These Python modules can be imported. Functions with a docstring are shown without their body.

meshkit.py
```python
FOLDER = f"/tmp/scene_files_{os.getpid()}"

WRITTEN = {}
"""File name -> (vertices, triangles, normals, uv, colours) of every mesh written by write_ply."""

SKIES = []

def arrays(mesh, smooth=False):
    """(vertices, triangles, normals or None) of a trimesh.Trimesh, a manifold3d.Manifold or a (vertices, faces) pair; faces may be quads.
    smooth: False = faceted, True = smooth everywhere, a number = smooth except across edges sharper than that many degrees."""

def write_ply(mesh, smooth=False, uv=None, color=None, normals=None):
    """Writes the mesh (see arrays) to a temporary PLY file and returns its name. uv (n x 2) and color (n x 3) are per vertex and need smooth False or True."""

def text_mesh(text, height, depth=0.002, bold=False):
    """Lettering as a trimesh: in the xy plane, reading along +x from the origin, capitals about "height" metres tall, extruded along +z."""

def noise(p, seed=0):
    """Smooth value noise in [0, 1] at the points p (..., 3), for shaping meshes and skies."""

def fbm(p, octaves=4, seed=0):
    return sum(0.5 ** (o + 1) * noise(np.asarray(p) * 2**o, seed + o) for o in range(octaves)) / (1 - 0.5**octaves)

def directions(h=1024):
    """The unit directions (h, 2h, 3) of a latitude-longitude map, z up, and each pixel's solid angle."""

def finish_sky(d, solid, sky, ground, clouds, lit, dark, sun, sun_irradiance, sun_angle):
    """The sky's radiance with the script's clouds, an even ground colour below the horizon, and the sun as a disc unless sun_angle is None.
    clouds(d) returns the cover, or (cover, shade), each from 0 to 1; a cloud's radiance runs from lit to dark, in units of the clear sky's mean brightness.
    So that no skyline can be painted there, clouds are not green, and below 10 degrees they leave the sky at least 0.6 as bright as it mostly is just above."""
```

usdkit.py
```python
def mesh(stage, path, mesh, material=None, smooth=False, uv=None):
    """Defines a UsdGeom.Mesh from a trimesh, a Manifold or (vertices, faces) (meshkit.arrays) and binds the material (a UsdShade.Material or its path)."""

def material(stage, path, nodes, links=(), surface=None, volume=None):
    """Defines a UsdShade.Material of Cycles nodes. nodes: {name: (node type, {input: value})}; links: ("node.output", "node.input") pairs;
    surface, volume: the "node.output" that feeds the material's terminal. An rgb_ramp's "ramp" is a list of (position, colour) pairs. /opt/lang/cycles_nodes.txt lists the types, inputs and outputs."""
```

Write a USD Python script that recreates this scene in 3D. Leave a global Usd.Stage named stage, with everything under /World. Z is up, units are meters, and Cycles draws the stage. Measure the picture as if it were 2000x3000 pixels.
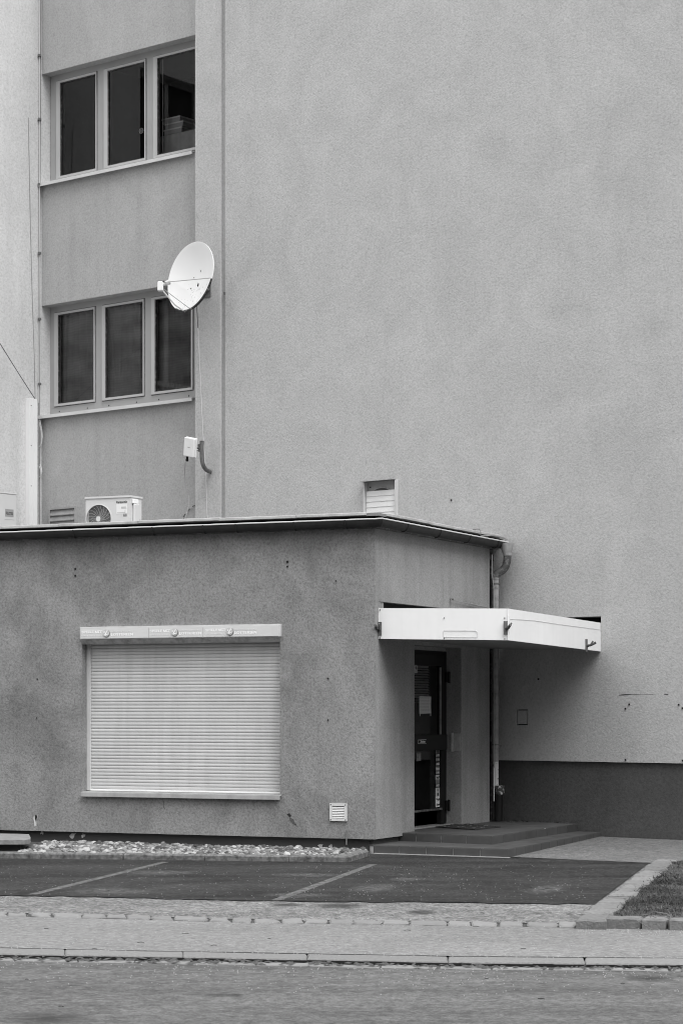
import math, random
import numpy as np, trimesh, shapely
from shapely.geometry import Polygon, Point, box as sbox
from scipy.spatial import ConvexHull
import meshkit, usdkit
from pxr import Usd, UsdGeom, UsdLux, UsdShade, Gf, Sdf, Vt

random.seed(7)
R = np.random.default_rng(7)
stage = Usd.Stage.CreateInMemory()
UsdGeom.SetStageUpAxis(stage, UsdGeom.Tokens.z)
UsdGeom.SetStageMetersPerUnit(stage, 1.0)
UsdGeom.Xform.Define(stage, '/World')
UsdGeom.Scope.Define(stage, '/World/Looks')

# ---------------------------------------------------------------- camera, sky, sun, exposure
FL, HZ, EYE = 6400.0, 2075.0, 1.85          # focal length and horizon in photo pixels (2000 wide), eye height in metres
cam = UsdGeom.Camera.Define(stage, '/World/camera')
cam.AddTranslateOp().Set(Gf.Vec3d(0, 0, EYE))
cam.AddRotateXOp().Set(90.0)
cam.CreateHorizontalApertureAttr(36.0)
cam.CreateVerticalApertureAttr(36.0 * 1024 / 682)
cam.CreateFocalLengthAttr(36.0 * FL / 2000)
cam.CreateVerticalApertureOffsetAttr((HZ - 1500) / 2000 * 36.0)
cam.CreateClippingRangeAttr(Gf.Vec2f(0.1, 1000))
cam.CreateExposureAttr(1.03)

SUN_AZ, SUN_EL = math.atan2(0.62, -0.78), math.radians(56)   # azimuth from +y towards +x of the direction to the sun
usdkit.material(stage, '/World/Looks/sky_overcast', {
    'sky': ('sky_texture', {'sky_type': 'single_scattering', 'sun_disc': False, 'sun_elevation': SUN_EL, 'sun_rotation': SUN_AZ, 'air_density': 1.0, 'aerosol_density': 2.0}),
    'bw': ('rgb_to_bw', {}),
    'tc': ('texture_coordinate', {}),
    'no': ('noise_texture', {'scale': 2.2, 'detail': 4.0, 'roughness': 0.55}),
    'cl': ('rgb_ramp', {'ramp': [(0.3, (7.4, 7.4, 7.4)), (0.7, (9.2, 9.2, 9.2))]}),
    'sx': ('separate_xyz', {}), 'mr': ('map_range', {'from_min': 0.0, 'from_max': 1.0, 'to_min': 0.3, 'to_max': 1.4}),
    'cm': ('mix_color', {'blend_type': 'multiply', 'fac': 1.0, 'use_clamp': False}),
    'mx': ('mix_color', {'fac': 0.85}),
    'bg': ('background_shader', {'strength': 0.1}),
}, [('sky.color', 'bw.color'), ('bw.val', 'mx.a'), ('tc.generated', 'no.vector'), ('no.fac', 'cl.fac'), ('tc.generated', 'sx.vector'), ('sx.z', 'mr.value'), ('cl.color', 'cm.a'), ('mr.result', 'cm.b'), ('cm.result', 'mx.b'), ('mx.result', 'bg.color')], surface='bg.background')
dome = UsdLux.DomeLight.Define(stage, '/World/sky')
UsdShade.MaterialBindingAPI.Apply(dome.GetPrim()).Bind(UsdShade.Material.Get(stage, '/World/Looks/sky_overcast'))
dome.GetPrim().SetCustomDataByKey('kind', 'structure')
sun = UsdLux.DistantLight.Define(stage, '/World/sun')
sun.CreateIntensityAttr(0.4); sun.CreateNormalizeAttr(True); sun.CreateAngleAttr(38.0); sun.CreateColorAttr(Gf.Vec3f(1, 1, 1))
sun.AddRotateZOp().Set(-math.degrees(SUN_AZ)); sun.AddRotateXOp().Set(-(90 - math.degrees(SUN_EL)))

# ---------------------------------------------------------------- helpers
used = {}
def numbered(path):
    k = used.get(path, 0); used[path] = k + 1
    return path if k == 0 else f'{path}_{k:03d}'
LOC = {}
def tag(p, label=None, cat=None, group=None, kind=None):
    p = p.GetPrim() if hasattr(p, 'GetPrim') else p
    for k, v in (('label', label), ('category', cat), ('group', group), ('kind', kind)):
        if v: p.SetCustomDataByKey(k, v)
    return p
def thing(name, loc, label=None, cat=None, group=None, kind=None):
    path = numbered('/World/' + name)
    x = UsdGeom.Xform.Define(stage, path); x.AddTranslateOp().Set(Gf.Vec3d(*map(float, loc)))
    LOC[path] = np.array(loc, float)
    return tag(x.GetPrim(), label, cat, group, kind)
def obj(name, mesh, mat, parent=None, label=None, smooth=False, kind=None, tone=None):
    base = parent.GetPath().pathString if parent is not None else '/World'
    path = numbered(f'{base}/{name}')
    if isinstance(mesh, MB): mesh = mesh.tri()
    v, f = (np.asarray(mesh.vertices, float), np.asarray(mesh.faces))
    loc = LOC.get(base, np.zeros(3))
    m = usdkit.mesh(stage, path, trimesh.Trimesh(v - loc, f, process=False), mat, smooth)
    LOC[path] = loc
    if tone is not None: UsdGeom.PrimvarsAPI(m).CreatePrimvar('tone', Sdf.ValueTypeNames.FloatArray, 'vertex').Set(Vt.FloatArray.FromNumpy(np.asarray(tone, np.float32)))
    return tag(m.GetPrim(), label, None, None, kind)

_c = np.array([(sx, sy, sz) for sx in (-1, 1) for sy in (-1, 1) for sz in (-1, 1)], float)
_tv = np.array([c - 0.2 * c * (1 - np.eye(3)[a]) for c in _c for a in range(3)])
_h = ConvexHull(_tv)
_tf = _h.simplices.copy()
for _i, _s in enumerate(_tf):
    if np.dot(np.cross(_tv[_s[1]] - _tv[_s[0]], _tv[_s[2]] - _tv[_s[0]]), _h.equations[_i, :3]) < 0: _tf[_i] = _s[::-1]
_BF = np.array(trimesh.creation.box().faces)
_BV = np.array(trimesh.creation.box().vertices) * 2

class Plane:
    """a vertical plane: local (u to the right, w into the wall, z up)"""
    def __init__(s, p, d, off=0.0):
        d = np.array(d, float); d /= np.linalg.norm(d)
        s.d, s.n = d, np.array([-d[1], d[0]])
        s.p = np.array(p, float) + off * s.n
    def map(s, V):
        V = np.asarray(V, float)
        xy = s.p + V[..., :1] * s.d + V[..., 1:2] * s.n
        return np.concatenate([xy, V[..., 2:3]], -1)
    def pt(s, u, w, z): return s.map(np.array([u, w, z], float))
    def hit(s, px, py, w=0.0):
        r = np.array([(px - 1000) / FL, 1.0])
        t = (s.p + w * s.n) @ s.n / (r @ s.n)
        return float((t * r - s.p) @ s.d), float(EYE + (HZ - py) / FL * t)
    def u(s, px, w=0.0): return s.hit(px, HZ, w)[0]
class World:
    def map(s, V): return np.asarray(V, float)
WORLD = World()
def ground(px, py, z=0.0):
    t = (EYE - z) * FL / (py - HZ)
    return np.array([(px - 1000) / FL * t, t, z])
def at(px, py, Y): return np.array([(px - 1000) / FL * Y, Y, EYE + (HZ - py) / FL * Y])

class MB:
    def __init__(s, pl=WORLD): s.V, s.F, s.n, s.pl = [], [], 0, pl
    def add(s, V, F, pl=None):
        V = (pl or s.pl).map(np.asarray(V, float)); s.V.append(V); s.F.append(np.asarray(F, int) + s.n); s.n += len(V); return s
    def box(s, a, b, c, bev=0.0, pl=None):
        lo = np.array([min(a), min(b), min(c)], float); hi = np.array([max(a), max(b), max(c)], float)
        ce, h = (lo + hi) / 2, (hi - lo) / 2
        if bev > 0:
            bev = min(bev, 0.45 * h.min() * 2 * .5)
            V = np.array([c_ * h - bev * c_ * (1 - np.eye(3)[a_]) for c_ in _c for a_ in range(3)])
            return s.add(V + ce, _tf, pl)
        return s.add(_BV * h + ce, _BF, pl)
    def poly(s, poly, w0, w1, pl=None):
        """polygon in (u, z), from depth w0 to w1 (w0 < w1)"""
        for g in getattr(poly, 'geoms', [poly]):
            m = trimesh.creation.extrude_polygon(g, w1 - w0, engine='earcut')
            v = np.array(m.vertices)
            s.add(np.stack([v[:, 0], w1 - v[:, 2], v[:, 1]], 1), m.faces, pl)
        return s
    def flat(s, poly, z0, z1):
        """polygon in plan (x, y), from z0 to z1"""
        for g in getattr(poly, 'geoms', [poly]):
            m = trimesh.creation.extrude_polygon(g, z1 - z0, engine='earcut')
            v = np.array(m.vertices); v[:, 2] += z0
            s.add(v, m.faces, WORLD)
        return s
    def tube(s, pts, r, n=10, pl=None, cap=True):
        P = (pl or s.pl).map(np.array(pts, float)); k = len(P)
        rr = np.full(k, r, float) if np.ndim(r) == 0 else np.array(r, float)
        T = np.gradient(P, axis=0); T /= np.linalg.norm(T, axis=1, keepdims=True) + 1e-12
        a = np.array([0, 0, 1.0]) if abs(T[0, 2]) < 0.9 else np.array([1.0, 0, 0])
        V = []
        for i in range(k):
            a = a - T[i] * (a @ T[i]); a /= np.linalg.norm(a); b = np.cross(T[i], a)
            th = np.arange(n) * 2 * math.pi / n
            V.append(P[i] + rr[i] * (np.cos(th)[:, None] * a + np.sin(th)[:, None] * b))
        V = np.vstack(V); F = []
        for i in range(k - 1):
            for j in range(n):
                q = [i * n + j, i * n + (j + 1) % n, (i + 1) * n + (j + 1) % n, (i + 1) * n + j]
                F += [[q[0], q[1], q[2]], [q[0], q[2], q[3]]]
        if cap:
            V = np.vstack([V, P[:1], P[-1:]]); c0, c1 = k * n, k * n + 1
            for j in range(n):
                F.append([c0, (j + 1) % n, j]); F.append([c1, (k - 1) * n + j, (k - 1) * n + (j + 1) % n])
        return s.add(V, F, WORLD)
    def lathe(s, prof, origin, axis, n=32, up=(0, 0, 1)):
        """prof: (radius, along axis) open outline"""
        axis = np.array(axis, float); axis /= np.linalg.norm(axis)
        a = np.array(up, float); a -= axis * (a @ axis); a /= np.linalg.norm(a); b = np.cross(axis, a)
        th = np.arange(n) * 2 * math.pi / n
        V = np.vstack([np.array(origin) + h * axis + r * (np.cos(th)[:, None] * a + np.sin(th)[:, None] * b) for r, h in prof])
        F = []
        for i in range(len(prof) - 1):
            for j in range(n):
                q = [i * n + j, i * n + (j + 1) % n, (i + 1) * n + (j + 1) % n, (i + 1) * n + j]
                F += [[q[0], q[1], q[2]], [q[0], q[2], q[3]]]
        return s.add(V, F, WORLD)
    def text(s, txt, u, w, z, h, bold=False, sx=1.0, pl=None, depth=0.002, width=None):
        m = meshkit.text_mesh(txt, h, depth, bold); v = np.array(m.vertices)
        if width: sx = width / (v[:, 0].max() - v[:, 0].min())
        return s.add(np.stack([u + v[:, 0] * sx, w - v[:, 2], z + v[:, 1]], 1), m.faces, pl)
    def disc(s, u, z, r, w0, w1, n=24, pl=None, ru=None):
        th = np.arange(n) * 2 * math.pi / n
        return s.poly(Polygon(np.stack([u + (ru or r) * np.cos(th), z + r * np.sin(th)], 1)), w0, w1, pl)
    def tri(s): return trimesh.Trimesh(np.vstack(s.V), np.vstack(s.F), process=False)

def blob_poly(cx, cy, rx, ry, n=18, jit=0.25, rng=R):
    th = np.arange(n) * 2 * math.pi / n
    k = 1 + jit * (rng.random(n) - 0.5) * 2
    return Polygon(np.stack([cx + rx * k * np.cos(th), cy + ry * k * np.sin(th)], 1)).buffer(0)

# ---------------------------------------------------------------- materials (all neutral greys: the picture is black and white)
def G(v): return (v, v, v)
def plain(name, v, rough=0.6, metal=0.0, var=0.0, scale=3.0, bump=0.0, bscale=60.0, spec=0.5, island=0.0, streak=0.0):
    nodes = {'geo': ('geometry', {}), 'n': ('noise_texture', {'scale': scale, 'detail': 4.0, 'roughness': 0.6}),
             'r': ('rgb_ramp', {'ramp': [(0.25, G(max(v * (1 - var), 0.002))), (0.75, G(min(v * (1 + var), 0.95)))]}),
             'p': ('principled_bsdf', {'roughness': rough, 'metallic': metal, 'specular_ior_level': spec})}
    links = [('geo.position', 'n.vector'), ('n.fac', 'r.fac')]
    col = 'r.color'
    if streak:
        nodes['mp'] = ('mapping', {'scale': (5, 5, 0.4)})
        nodes['sn'] = ('noise_texture', {'scale': 2.0, 'detail': 3.0})
        nodes['sr'] = ('rgb_ramp', {'ramp': [(0.4, G(1.0)), (0.75, G(1 - streak))]})
        nodes['sm'] = ('mix_color', {'blend_type': 'multiply', 'fac': 1.0})
        links += [('geo.position', 'mp.vector'), ('mp.vector', 'sn.vector'), ('sn.fac', 'sr.fac'), (col, 'sm.a'), ('sr.color', 'sm.b')]
        col = 'sm.result'
    if island:
        nodes['ir'] = ('rgb_ramp', {'ramp': [(0.0, G(1 - island)), (1.0, G(1 + island))]})
        nodes['im'] = ('mix_color', {'blend_type': 'multiply', 'fac': 1.0, 'use_clamp': False})
        nodes['oi'] = ('object_info', {})
        links += [('oi.random', 'ir.fac'), (col, 'im.a'), ('ir.color', 'im.b')]
        col = 'im.result'
    links.append((col, 'p.base_color'))
    if bump:
        nodes['bn'] = ('noise_texture', {'scale': bscale, 'detail': 3.0})
        nodes['b'] = ('bump', {'strength': bump, 'distance': 0.01})
        links += [('geo.position', 'bn.vector'), ('bn.fac', 'b.height'), ('b.normal', 'p.normal')]
    return usdkit.material(stage, '/World/Looks/' + name, nodes, links, surface='p.BSDF')

def stucco(name, v, grain=0.25, gscale=45.0, blotch=0.08, bscale=0.7, streak=0.06, bump=0.5, spots=0.0, dark=None, dscale=0.35, damt=0.0):
    """rendered wall: fine grain, broad trowel clouds, faint rain streaks"""
    nodes = {'geo': ('geometry', {}),
             'g': ('noise_texture', {'scale': gscale, 'detail': 5.0, 'roughness': 0.72}),
             'gr': ('rgb_ramp', {'ramp': [(0.32, G(1 - grain)), (0.5, G(1.0)), (0.68, G(1 + grain * 0.6))]}),
             'c': ('noise_texture', {'scale': bscale, 'detail': 5.0, 'roughness': 0.62, 'distortion': 1.2}),
             'cr': ('rgb_ramp', {'ramp': [(0.3, G(v * (1 - blotch))), (0.7, G(v * (1 + blotch)))]}),
             'mp': ('mapping', {'scale': (3.0, 3.0, 0.22)}),
             's': ('noise_texture', {'scale': 1.6, 'detail': 4.0}),
             'sr': ('rgb_ramp', {'ramp': [(0.45, G(1.0)), (0.8, G(1 - streak * 2))]}),
             'm1': ('mix_color', {'blend_type': 'multiply', 'fac': 1.0, 'use_clamp': False}),
             'm2': ('mix_color', {'blend_type': 'multiply', 'fac': 1.0, 'use_clamp': False}),
             'b': ('bump', {'strength': bump, 'distance': 0.012}),
             'p': ('principled_bsdf', {'roughness': 0.92, 'specular_ior_level': 0.15})}
    links = [('geo.position', 'g.vector'), ('g.fac', 'gr.fac'), ('geo.position', 'c.vector'), ('c.fac', 'cr.fac'), ('geo.position', 'mp.vector'), ('mp.vector', 's.vector'), ('s.fac', 'sr.fac'),
             ('cr.color', 'm1.a'), ('gr.color', 'm1.b'), ('m1.result', 'm2.a'), ('sr.color', 'm2.b'), ('g.fac', 'b.height'), ('b.normal', 'p.normal')]
    col = 'm2.result'
    if damt:      # broad grimy patches
        nodes['d'] = ('noise_texture', {'scale': dscale * 3, 'detail': 6.0, 'roughness': 0.65, 'distortion': 0.6})
        nodes['dr'] = ('rgb_ramp', {'ramp': [(0.42, G(1.0)), (0.68, G(1 - damt))]})
        nodes['m3'] = ('mix_color', {'blend_type': 'multiply', 'fac': 1.0, 'use_clamp': False})
        links += [('geo.position', 'd.vector'), ('d.fac', 'dr.fac'), (col, 'm3.a'), ('dr.color', 'm3.b')]
        col = 'm3.result'
    if spots:
        nodes['vo'] = ('noise_texture', {'scale': 7.0, 'detail': 5.0, 'roughness': 0.8})
        nodes['vr'] = ('rgb_ramp', {'ramp': [(0.66, G(1.0)), (0.74, G(1 - spots))]})
        nodes['m4'] = ('mix_color', {'blend_type': 'multiply', 'fac': 1.0, 'use_clamp': False})
        links += [('geo.position', 'vo.vector'), ('vo.fac', 'vr.fac'), (col, 'm4.a'), ('vr.color', 'm4.b')]
        col = 'm4.result'
    links.append((col, 'p.base_color'))
    return usdkit.material(stage, '/World/Looks/' + name, nodes, links, surface='p.BSDF')

def asphalt(name, v, light, lightpos, gscale=70.0, blotch=0.2, bscale=0.8, bands=0.0, bump=0.6, grain=0.5, rough=0.9):
    """aggregate: dark and pale grains, worn patches, optional wheel bands along the street"""
    nodes = {'geo': ('geometry', {}),
             'g': ('noise_texture', {'scale': gscale * 0.45, 'detail': 6.0, 'roughness': 0.85}),
             'gr': ('rgb_ramp', {'ramp': [(0.3, G(1 - grain)), (0.5, G(1.0)), (0.72, G(1 + grain))]}),
             'w': ('noise_texture', {'scale': gscale * 0.6, 'detail': 2.0, 'roughness': 0.8}),
             'wr': ('rgb_ramp', {'ramp': [(lightpos, G(0.0)), (lightpos + 0.05, G(light))]}),
             'q': ('noise_texture', {'scale': gscale * .16, 'detail': 8.0, 'roughness': 0.95}),
             'qr': ('rgb_ramp', {'ramp': [(0.36, G(max(0.0, 1 - grain * 1.1))), (0.5, G(1.0)), (0.64, G(1 + grain * 1.1))]}),
             'm0': ('mix_color', {'blend_type': 'multiply', 'fac': 1.0, 'use_clamp': False}),
             'c': ('noise_texture', {'scale': bscale, 'detail': 6.0, 'roughness': 0.65, 'distortion': 0.8}),
             'cr': ('rgb_ramp', {'ramp': [(0.3, G(v * (1 - blotch))), (0.7, G(v * (1 + blotch)))]}),
             'm1': ('mix_color', {'blend_type': 'multiply', 'fac': 1.0, 'use_clamp': False}),
             'm2': ('mix_color', {'blend_type': 'add', 'fac': 1.0, 'use_clamp': False}),
             'b': ('bump', {'strength': bump, 'distance': 0.01}),
             'p': ('principled_bsdf', {'roughness': rough, 'specular_ior_level': 0.2})}
    links = [('geo.position', 'g.vector'), ('g.fac', 'gr.fac'), ('geo.position', 'w.vector'), ('w.fac', 'wr.fac'), ('geo.position', 'c.vector'), ('c.fac', 'cr.fac'),
             ('geo.position', 'q.vector'), ('q.fac', 'qr.fac'), ('cr.color', 'm0.a'), ('qr.color', 'm0.b'),
             ('m0.result', 'm1.a'), ('gr.color', 'm1.b'), ('m1.result', 'm2.a'), ('wr.color', 'm2.b'), ('g.fac', 'b.height'), ('b.normal', 'p.normal')]
    col = 'm2.result'
    if bands:
        nodes['mp'] = ('mapping', {'rotation': (0, 0, math.radians(3.5)), 'scale': (0.08, 1.6, 0.0)})
        nodes['bn'] = ('noise_texture', {'scale': 1.0, 'detail': 4.0, 'roughness': 0.6})
        nodes['br'] = ('rgb_ramp', {'ramp': [(0.35, G(1 - bands)), (0.65, G(1 + bands))]})
        nodes['m3'] = ('mix_color', {'blend_type': 'multiply', 'fac': 1.0, 'use_clamp': False})
        links += [('geo.position', 'mp.vector'), ('mp.vector', 'bn.vector'), ('bn.fac', 'br.fac'), (col, 'm3.a'), ('br.color', 'm3.b')]
        col = 'm3.result'
    links.append((col, 'p.base_color'))
    return usdkit.material(stage, '/World/Looks/' + name, nodes, links, surface='p.BSDF')

def worn(name, v, v2, lo=0.5, hi=0.56, scale=20.0, rough=0.6, metal=0.0):
    """paint v with flaked spots v2"""
    return usdkit.material(stage, '/World/Looks/' + name, {
        'geo': ('geometry', {}), 'n': ('noise_texture', {'scale': scale, 'detail': 5.0, 'roughness': 0.7}),
        'r': ('rgb_ramp', {'ramp': [(lo, G(v)), (hi, G(v2))]}), 'p': ('principled_bsdf', {'roughness': rough, 'metallic': metal})},
        [('geo.position', 'n.vector'), ('n.fac', 'r.fac'), ('r.color', 'p.base_color')], surface='p.BSDF')

M = {}
M['wall'] = stucco('pale_render', 0.44, grain=0.2, gscale=31, blotch=0.075, bscale=1.0, streak=0.015, bump=0.6, spots=0.1)
M['wall_left'] = stucco('pale_left_render', 0.56, grain=0.2, gscale=27, blotch=0.06, streak=0.05, bump=0.35, spots=0.05)
M['bay'] = stucco('bay_render', 0.4, grain=0.2, gscale=32, blotch=0.07, streak=0.04, bump=0.4, spots=0.06)
M['front'] = stucco('grimy_render', 0.262, grain=0.37, gscale=36, blotch=0.12, bscale=0.8, streak=0.045, bump=0.6, spots=0.1, damt=0.36, dscale=0.27)
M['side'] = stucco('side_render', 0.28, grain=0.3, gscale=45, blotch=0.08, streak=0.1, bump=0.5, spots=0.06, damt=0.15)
M['plinth'] = stucco('dark_plinth', 0.09, grain=0.25, gscale=26, blotch=0.14, streak=0.05, bump=0.5)
M['plinth_low'] = worn('flaked_plinth', 0.06, 0.22, 0.68, 0.69, 2.2, 0.9)
M['white'] = plain('white_paint', 0.77, 0.45, var=0.03, scale=1.2)
M['fascia'] = plain('weathered_fascia', 0.78, 0.4, var=0.05, scale=1.1, streak=0.03)
M['white_dirty'] = plain('weathered_white', 0.56, 0.5, var=0.08, scale=4, streak=0.12)
M['frame'] = plain('window_frame_paint', 0.34, 0.45, var=0.06, scale=2)
M['sash'] = plain('window_sash_paint', 0.45, 0.4, var=0.05, scale=2)
M['sill'] = plain('sill_metal', 0.6, 0.45, var=0.1, scale=3)
M['slat'] = plain('shutter_slat', 0.55, 0.5, var=0.08, scale=1.3, streak=0.1, island=0.06)
M['signface'] = plain('sign_face', 0.58, 0.35, var=0.05, scale=3)
M['signtext'] = plain('sign_lettering', 0.88, 0.4)
M['signtext2'] = plain('sign_faded_lettering', 0.72, 0.4)
M['emblem_rim'] = plain('emblem_rim', 0.16, 0.4)
M['emblem'] = plain('emblem_face', 0.5, 0.3)
M['black'] = plain('black_paint', 0.01, 0.5, var=0.3, spec=0.25)
M['door'] = plain('door_frame_paint', 0.008, 0.55, var=0.2, spec=0.2)
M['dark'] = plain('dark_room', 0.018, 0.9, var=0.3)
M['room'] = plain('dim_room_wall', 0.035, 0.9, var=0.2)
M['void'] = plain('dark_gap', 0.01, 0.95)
M['zinc'] = plain('weathered_zinc', 0.022, 0.6, spec=0.2, var=0.35, scale=6, streak=0.2)
M['zinc_light'] = plain('bare_zinc', 0.45, 0.3, metal=0.6, var=0.25, scale=10)
M['flash'] = plain('roof_flashing', 0.4, 0.6, var=0.25, scale=5)
M['roof'] = plain('roof_felt', 0.2, 0.9, var=0.2, scale=4)
M['pipe_dark'] = worn('dark_pipe_paint', 0.05, 0.16, 0.5, 0.64, 14)
M['pipe_grey'] = worn('grey_pipe_paint', 0.27, 0.12, 0.45, 0.7, 9, 0.5)
M['pipe_white'] = worn('flaked_white_pipe', 0.55, 0.02, 0.6, 0.63, 26)
M['socket'] = worn('flaked_socket', 0.04, 0.5, 0.55, 0.6, 30)
M['steel'] = plain('bracket_steel', 0.13, 0.5, metal=0.3, var=0.3, scale=15)
M['dish'] = plain('dish_paint', 0.76, 0.4, var=0.02, scale=2)
M['rust'] = worn('rusty_edge', 0.03, 0.35, 0.56, 0.66, 14, 0.8)
M['cable'] = plain('pale_cable', 0.62, 0.5)
M['cable_dark'] = plain('dark_cable', 0.05, 0.5)
M['cable_mid'] = plain('grey_cable', 0.24, 0.6, var=0.2)
M['ac'] = plain('air_unit_casing', 0.56, 0.45, var=0.04, scale=3)
M['ac_light'] = plain('air_unit_label', 0.78, 0.45)
M['ac_dark'] = plain('air_unit_inside', 0.012, 0.6)
M['grey_plate'] = plain('grey_plate', 0.3, 0.5)
M['louvre'] = plain('louvre_metal', 0.34, 0.5, var=0.2, scale=5, streak=0.15)
M['tile'] = plain('dark_step_tile', 0.05, 0.5, var=0.2, scale=5, island=0.12)
M['tile_top'] = plain('landing_tile', 0.06, 0.6, var=0.25, scale=3, island=0.08)
M['grout'] = plain('pale_grout', 0.5, 0.9, var=0.2)
M['concrete'] = plain('rough_concrete', 0.2, 0.9, var=0.3, scale=9, bump=0.8, bscale=40)
M['granite'] = plain('kerb_granite', 0.165, 0.85, var=0.22, scale=30, bump=0.8, bscale=55, island=0.1)
M['granite_dark'] = plain('mossy_concrete_kerb', 0.12, 0.95, var=0.75, scale=16, bump=1.0, bscale=30, island=0.1)
M['cobble'] = plain('cobble_granite', 0.185, 0.8, var=0.12, scale=14, bump=0.5, bscale=50, island=0.1)
M['edging'] = plain('edging_granite', 0.165, 0.85, var=0.25, scale=22, bump=0.9, bscale=45, island=0.25)
M['blocker'] = plain('blocker_render', 0.16, 0.9, var=0.2, scale=0.4)
M['road'] = asphalt('street_asphalt', 0.1, 0.06, 0.66, gscale=55, blotch=0.12, bscale=0.5, bands=0.16, bump=0.5, grain=0.5)
M['pavement'] = asphalt('pavement_asphalt', 0.175, 0.09, 0.68, gscale=75, blotch=0.1, bscale=0.7, bands=0.05, bump=0.4, grain=0.45)
M['lot_pale'] = asphalt('pale_chippings', 0.14, 0.2, 0.6, gscale=62, blotch=0.3, bscale=1.3, bump=0.7, grain=0.9)
M['lot_dark'] = asphalt('dark_asphalt', 0.026, 0.10, 0.62, gscale=50, blotch=0.45, bscale=0.9, bands=0.3, bump=0.6, grain=0.75)
M['apron'] = asphalt('wall_apron_chippings', 0.13, 0.16, 0.62, gscale=60, blotch=0.12, bscale=1.0, bump=0.8, grain=0.55)
M['earth'] = plain('dark_earth', 0.05, 0.95, var=0.4, scale=12, bump=1.0, bscale=30)
def decal(name, v, lo, hi, scale, stretch=(1, .35, 1), det=6.0, top=1.0):
    return usdkit.material(stage, '/World/Looks/' + name, {
        'geo': ('geometry', {}), 'mp': ('mapping', {'scale': stretch}), 'n': ('noise_texture', {'scale': scale, 'detail': det, 'roughness': 0.7}),
        'r': ('rgb_ramp', {'ramp': [(lo, G(0.0)), (hi, G(top))]}), 'p': ('principled_bsdf', {'roughness': 0.9, 'base_color': G(v)}), 't': ('transparent_bsdf', {}), 'mx': ('mix_closure', {})},
        [('geo.position', 'mp.vector'), ('mp.vector', 'n.vector'), ('n.fac', 'r.fac'), ('r.color', 'mx.fac'), ('t.BSDF', 'mx.closure1'), ('p.BSDF', 'mx.closure2')], surface='mx.closure')
def soft_decal(name, v, lo, hi, scale, det=7.0, top=1.0):
    return usdkit.material(stage, '/World/Looks/' + name, {
        'geo': ('geometry', {}), 'at': ('attribute', {'attribute': 'tone'}), 'n': ('noise_texture', {'scale': scale, 'detail': det, 'roughness': 0.8}),
        'r': ('rgb_ramp', {'ramp': [(lo, G(0.0)), (hi, G(top))]}), 'mu': ('math', {'math_type': 'multiply', 'use_clamp': True}),
        'p': ('principled_bsdf', {'roughness': 0.9, 'base_color': G(v)}), 't': ('transparent_bsdf', {}), 'mx': ('mix_closure', {})},
        [('geo.position', 'n.vector'), ('n.fac', 'r.fac'), ('r.color', 'mu.value1'), ('at.fac', 'mu.value2'), ('mu.value', 'mx.fac'), ('t.BSDF', 'mx.closure1'), ('p.BSDF', 'mx.closure2')], surface='mx.closure')
M['line'] = decal('worn_line_paint', 0.15, 0.32, 0.72, 11, (1, .6, 1), 8.0, .9)
M['scuff'] = soft_decal('pale_scuff', 0.11, 0.45, 0.6, 13, 9.0, .7)
M['stain'] = soft_decal('oil_stain', 0.02, 0.25, 0.55, 10)
M['chip'] = plain('bare_plaster', 0.5, 0.95, var=0.3, scale=25)
M['faint'] = plain('faint_outline', 0.5, 0.5)
M['bead'] = plain('gutter_bead', 0.6, 0.35, var=0.15, scale=4)
M['niche'] = plain('old_plaster', 0.33, 0.9, var=0.25, scale=14)
M['paper'] = plain('paper', 0.42, 0.8, var=0.04)
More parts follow.
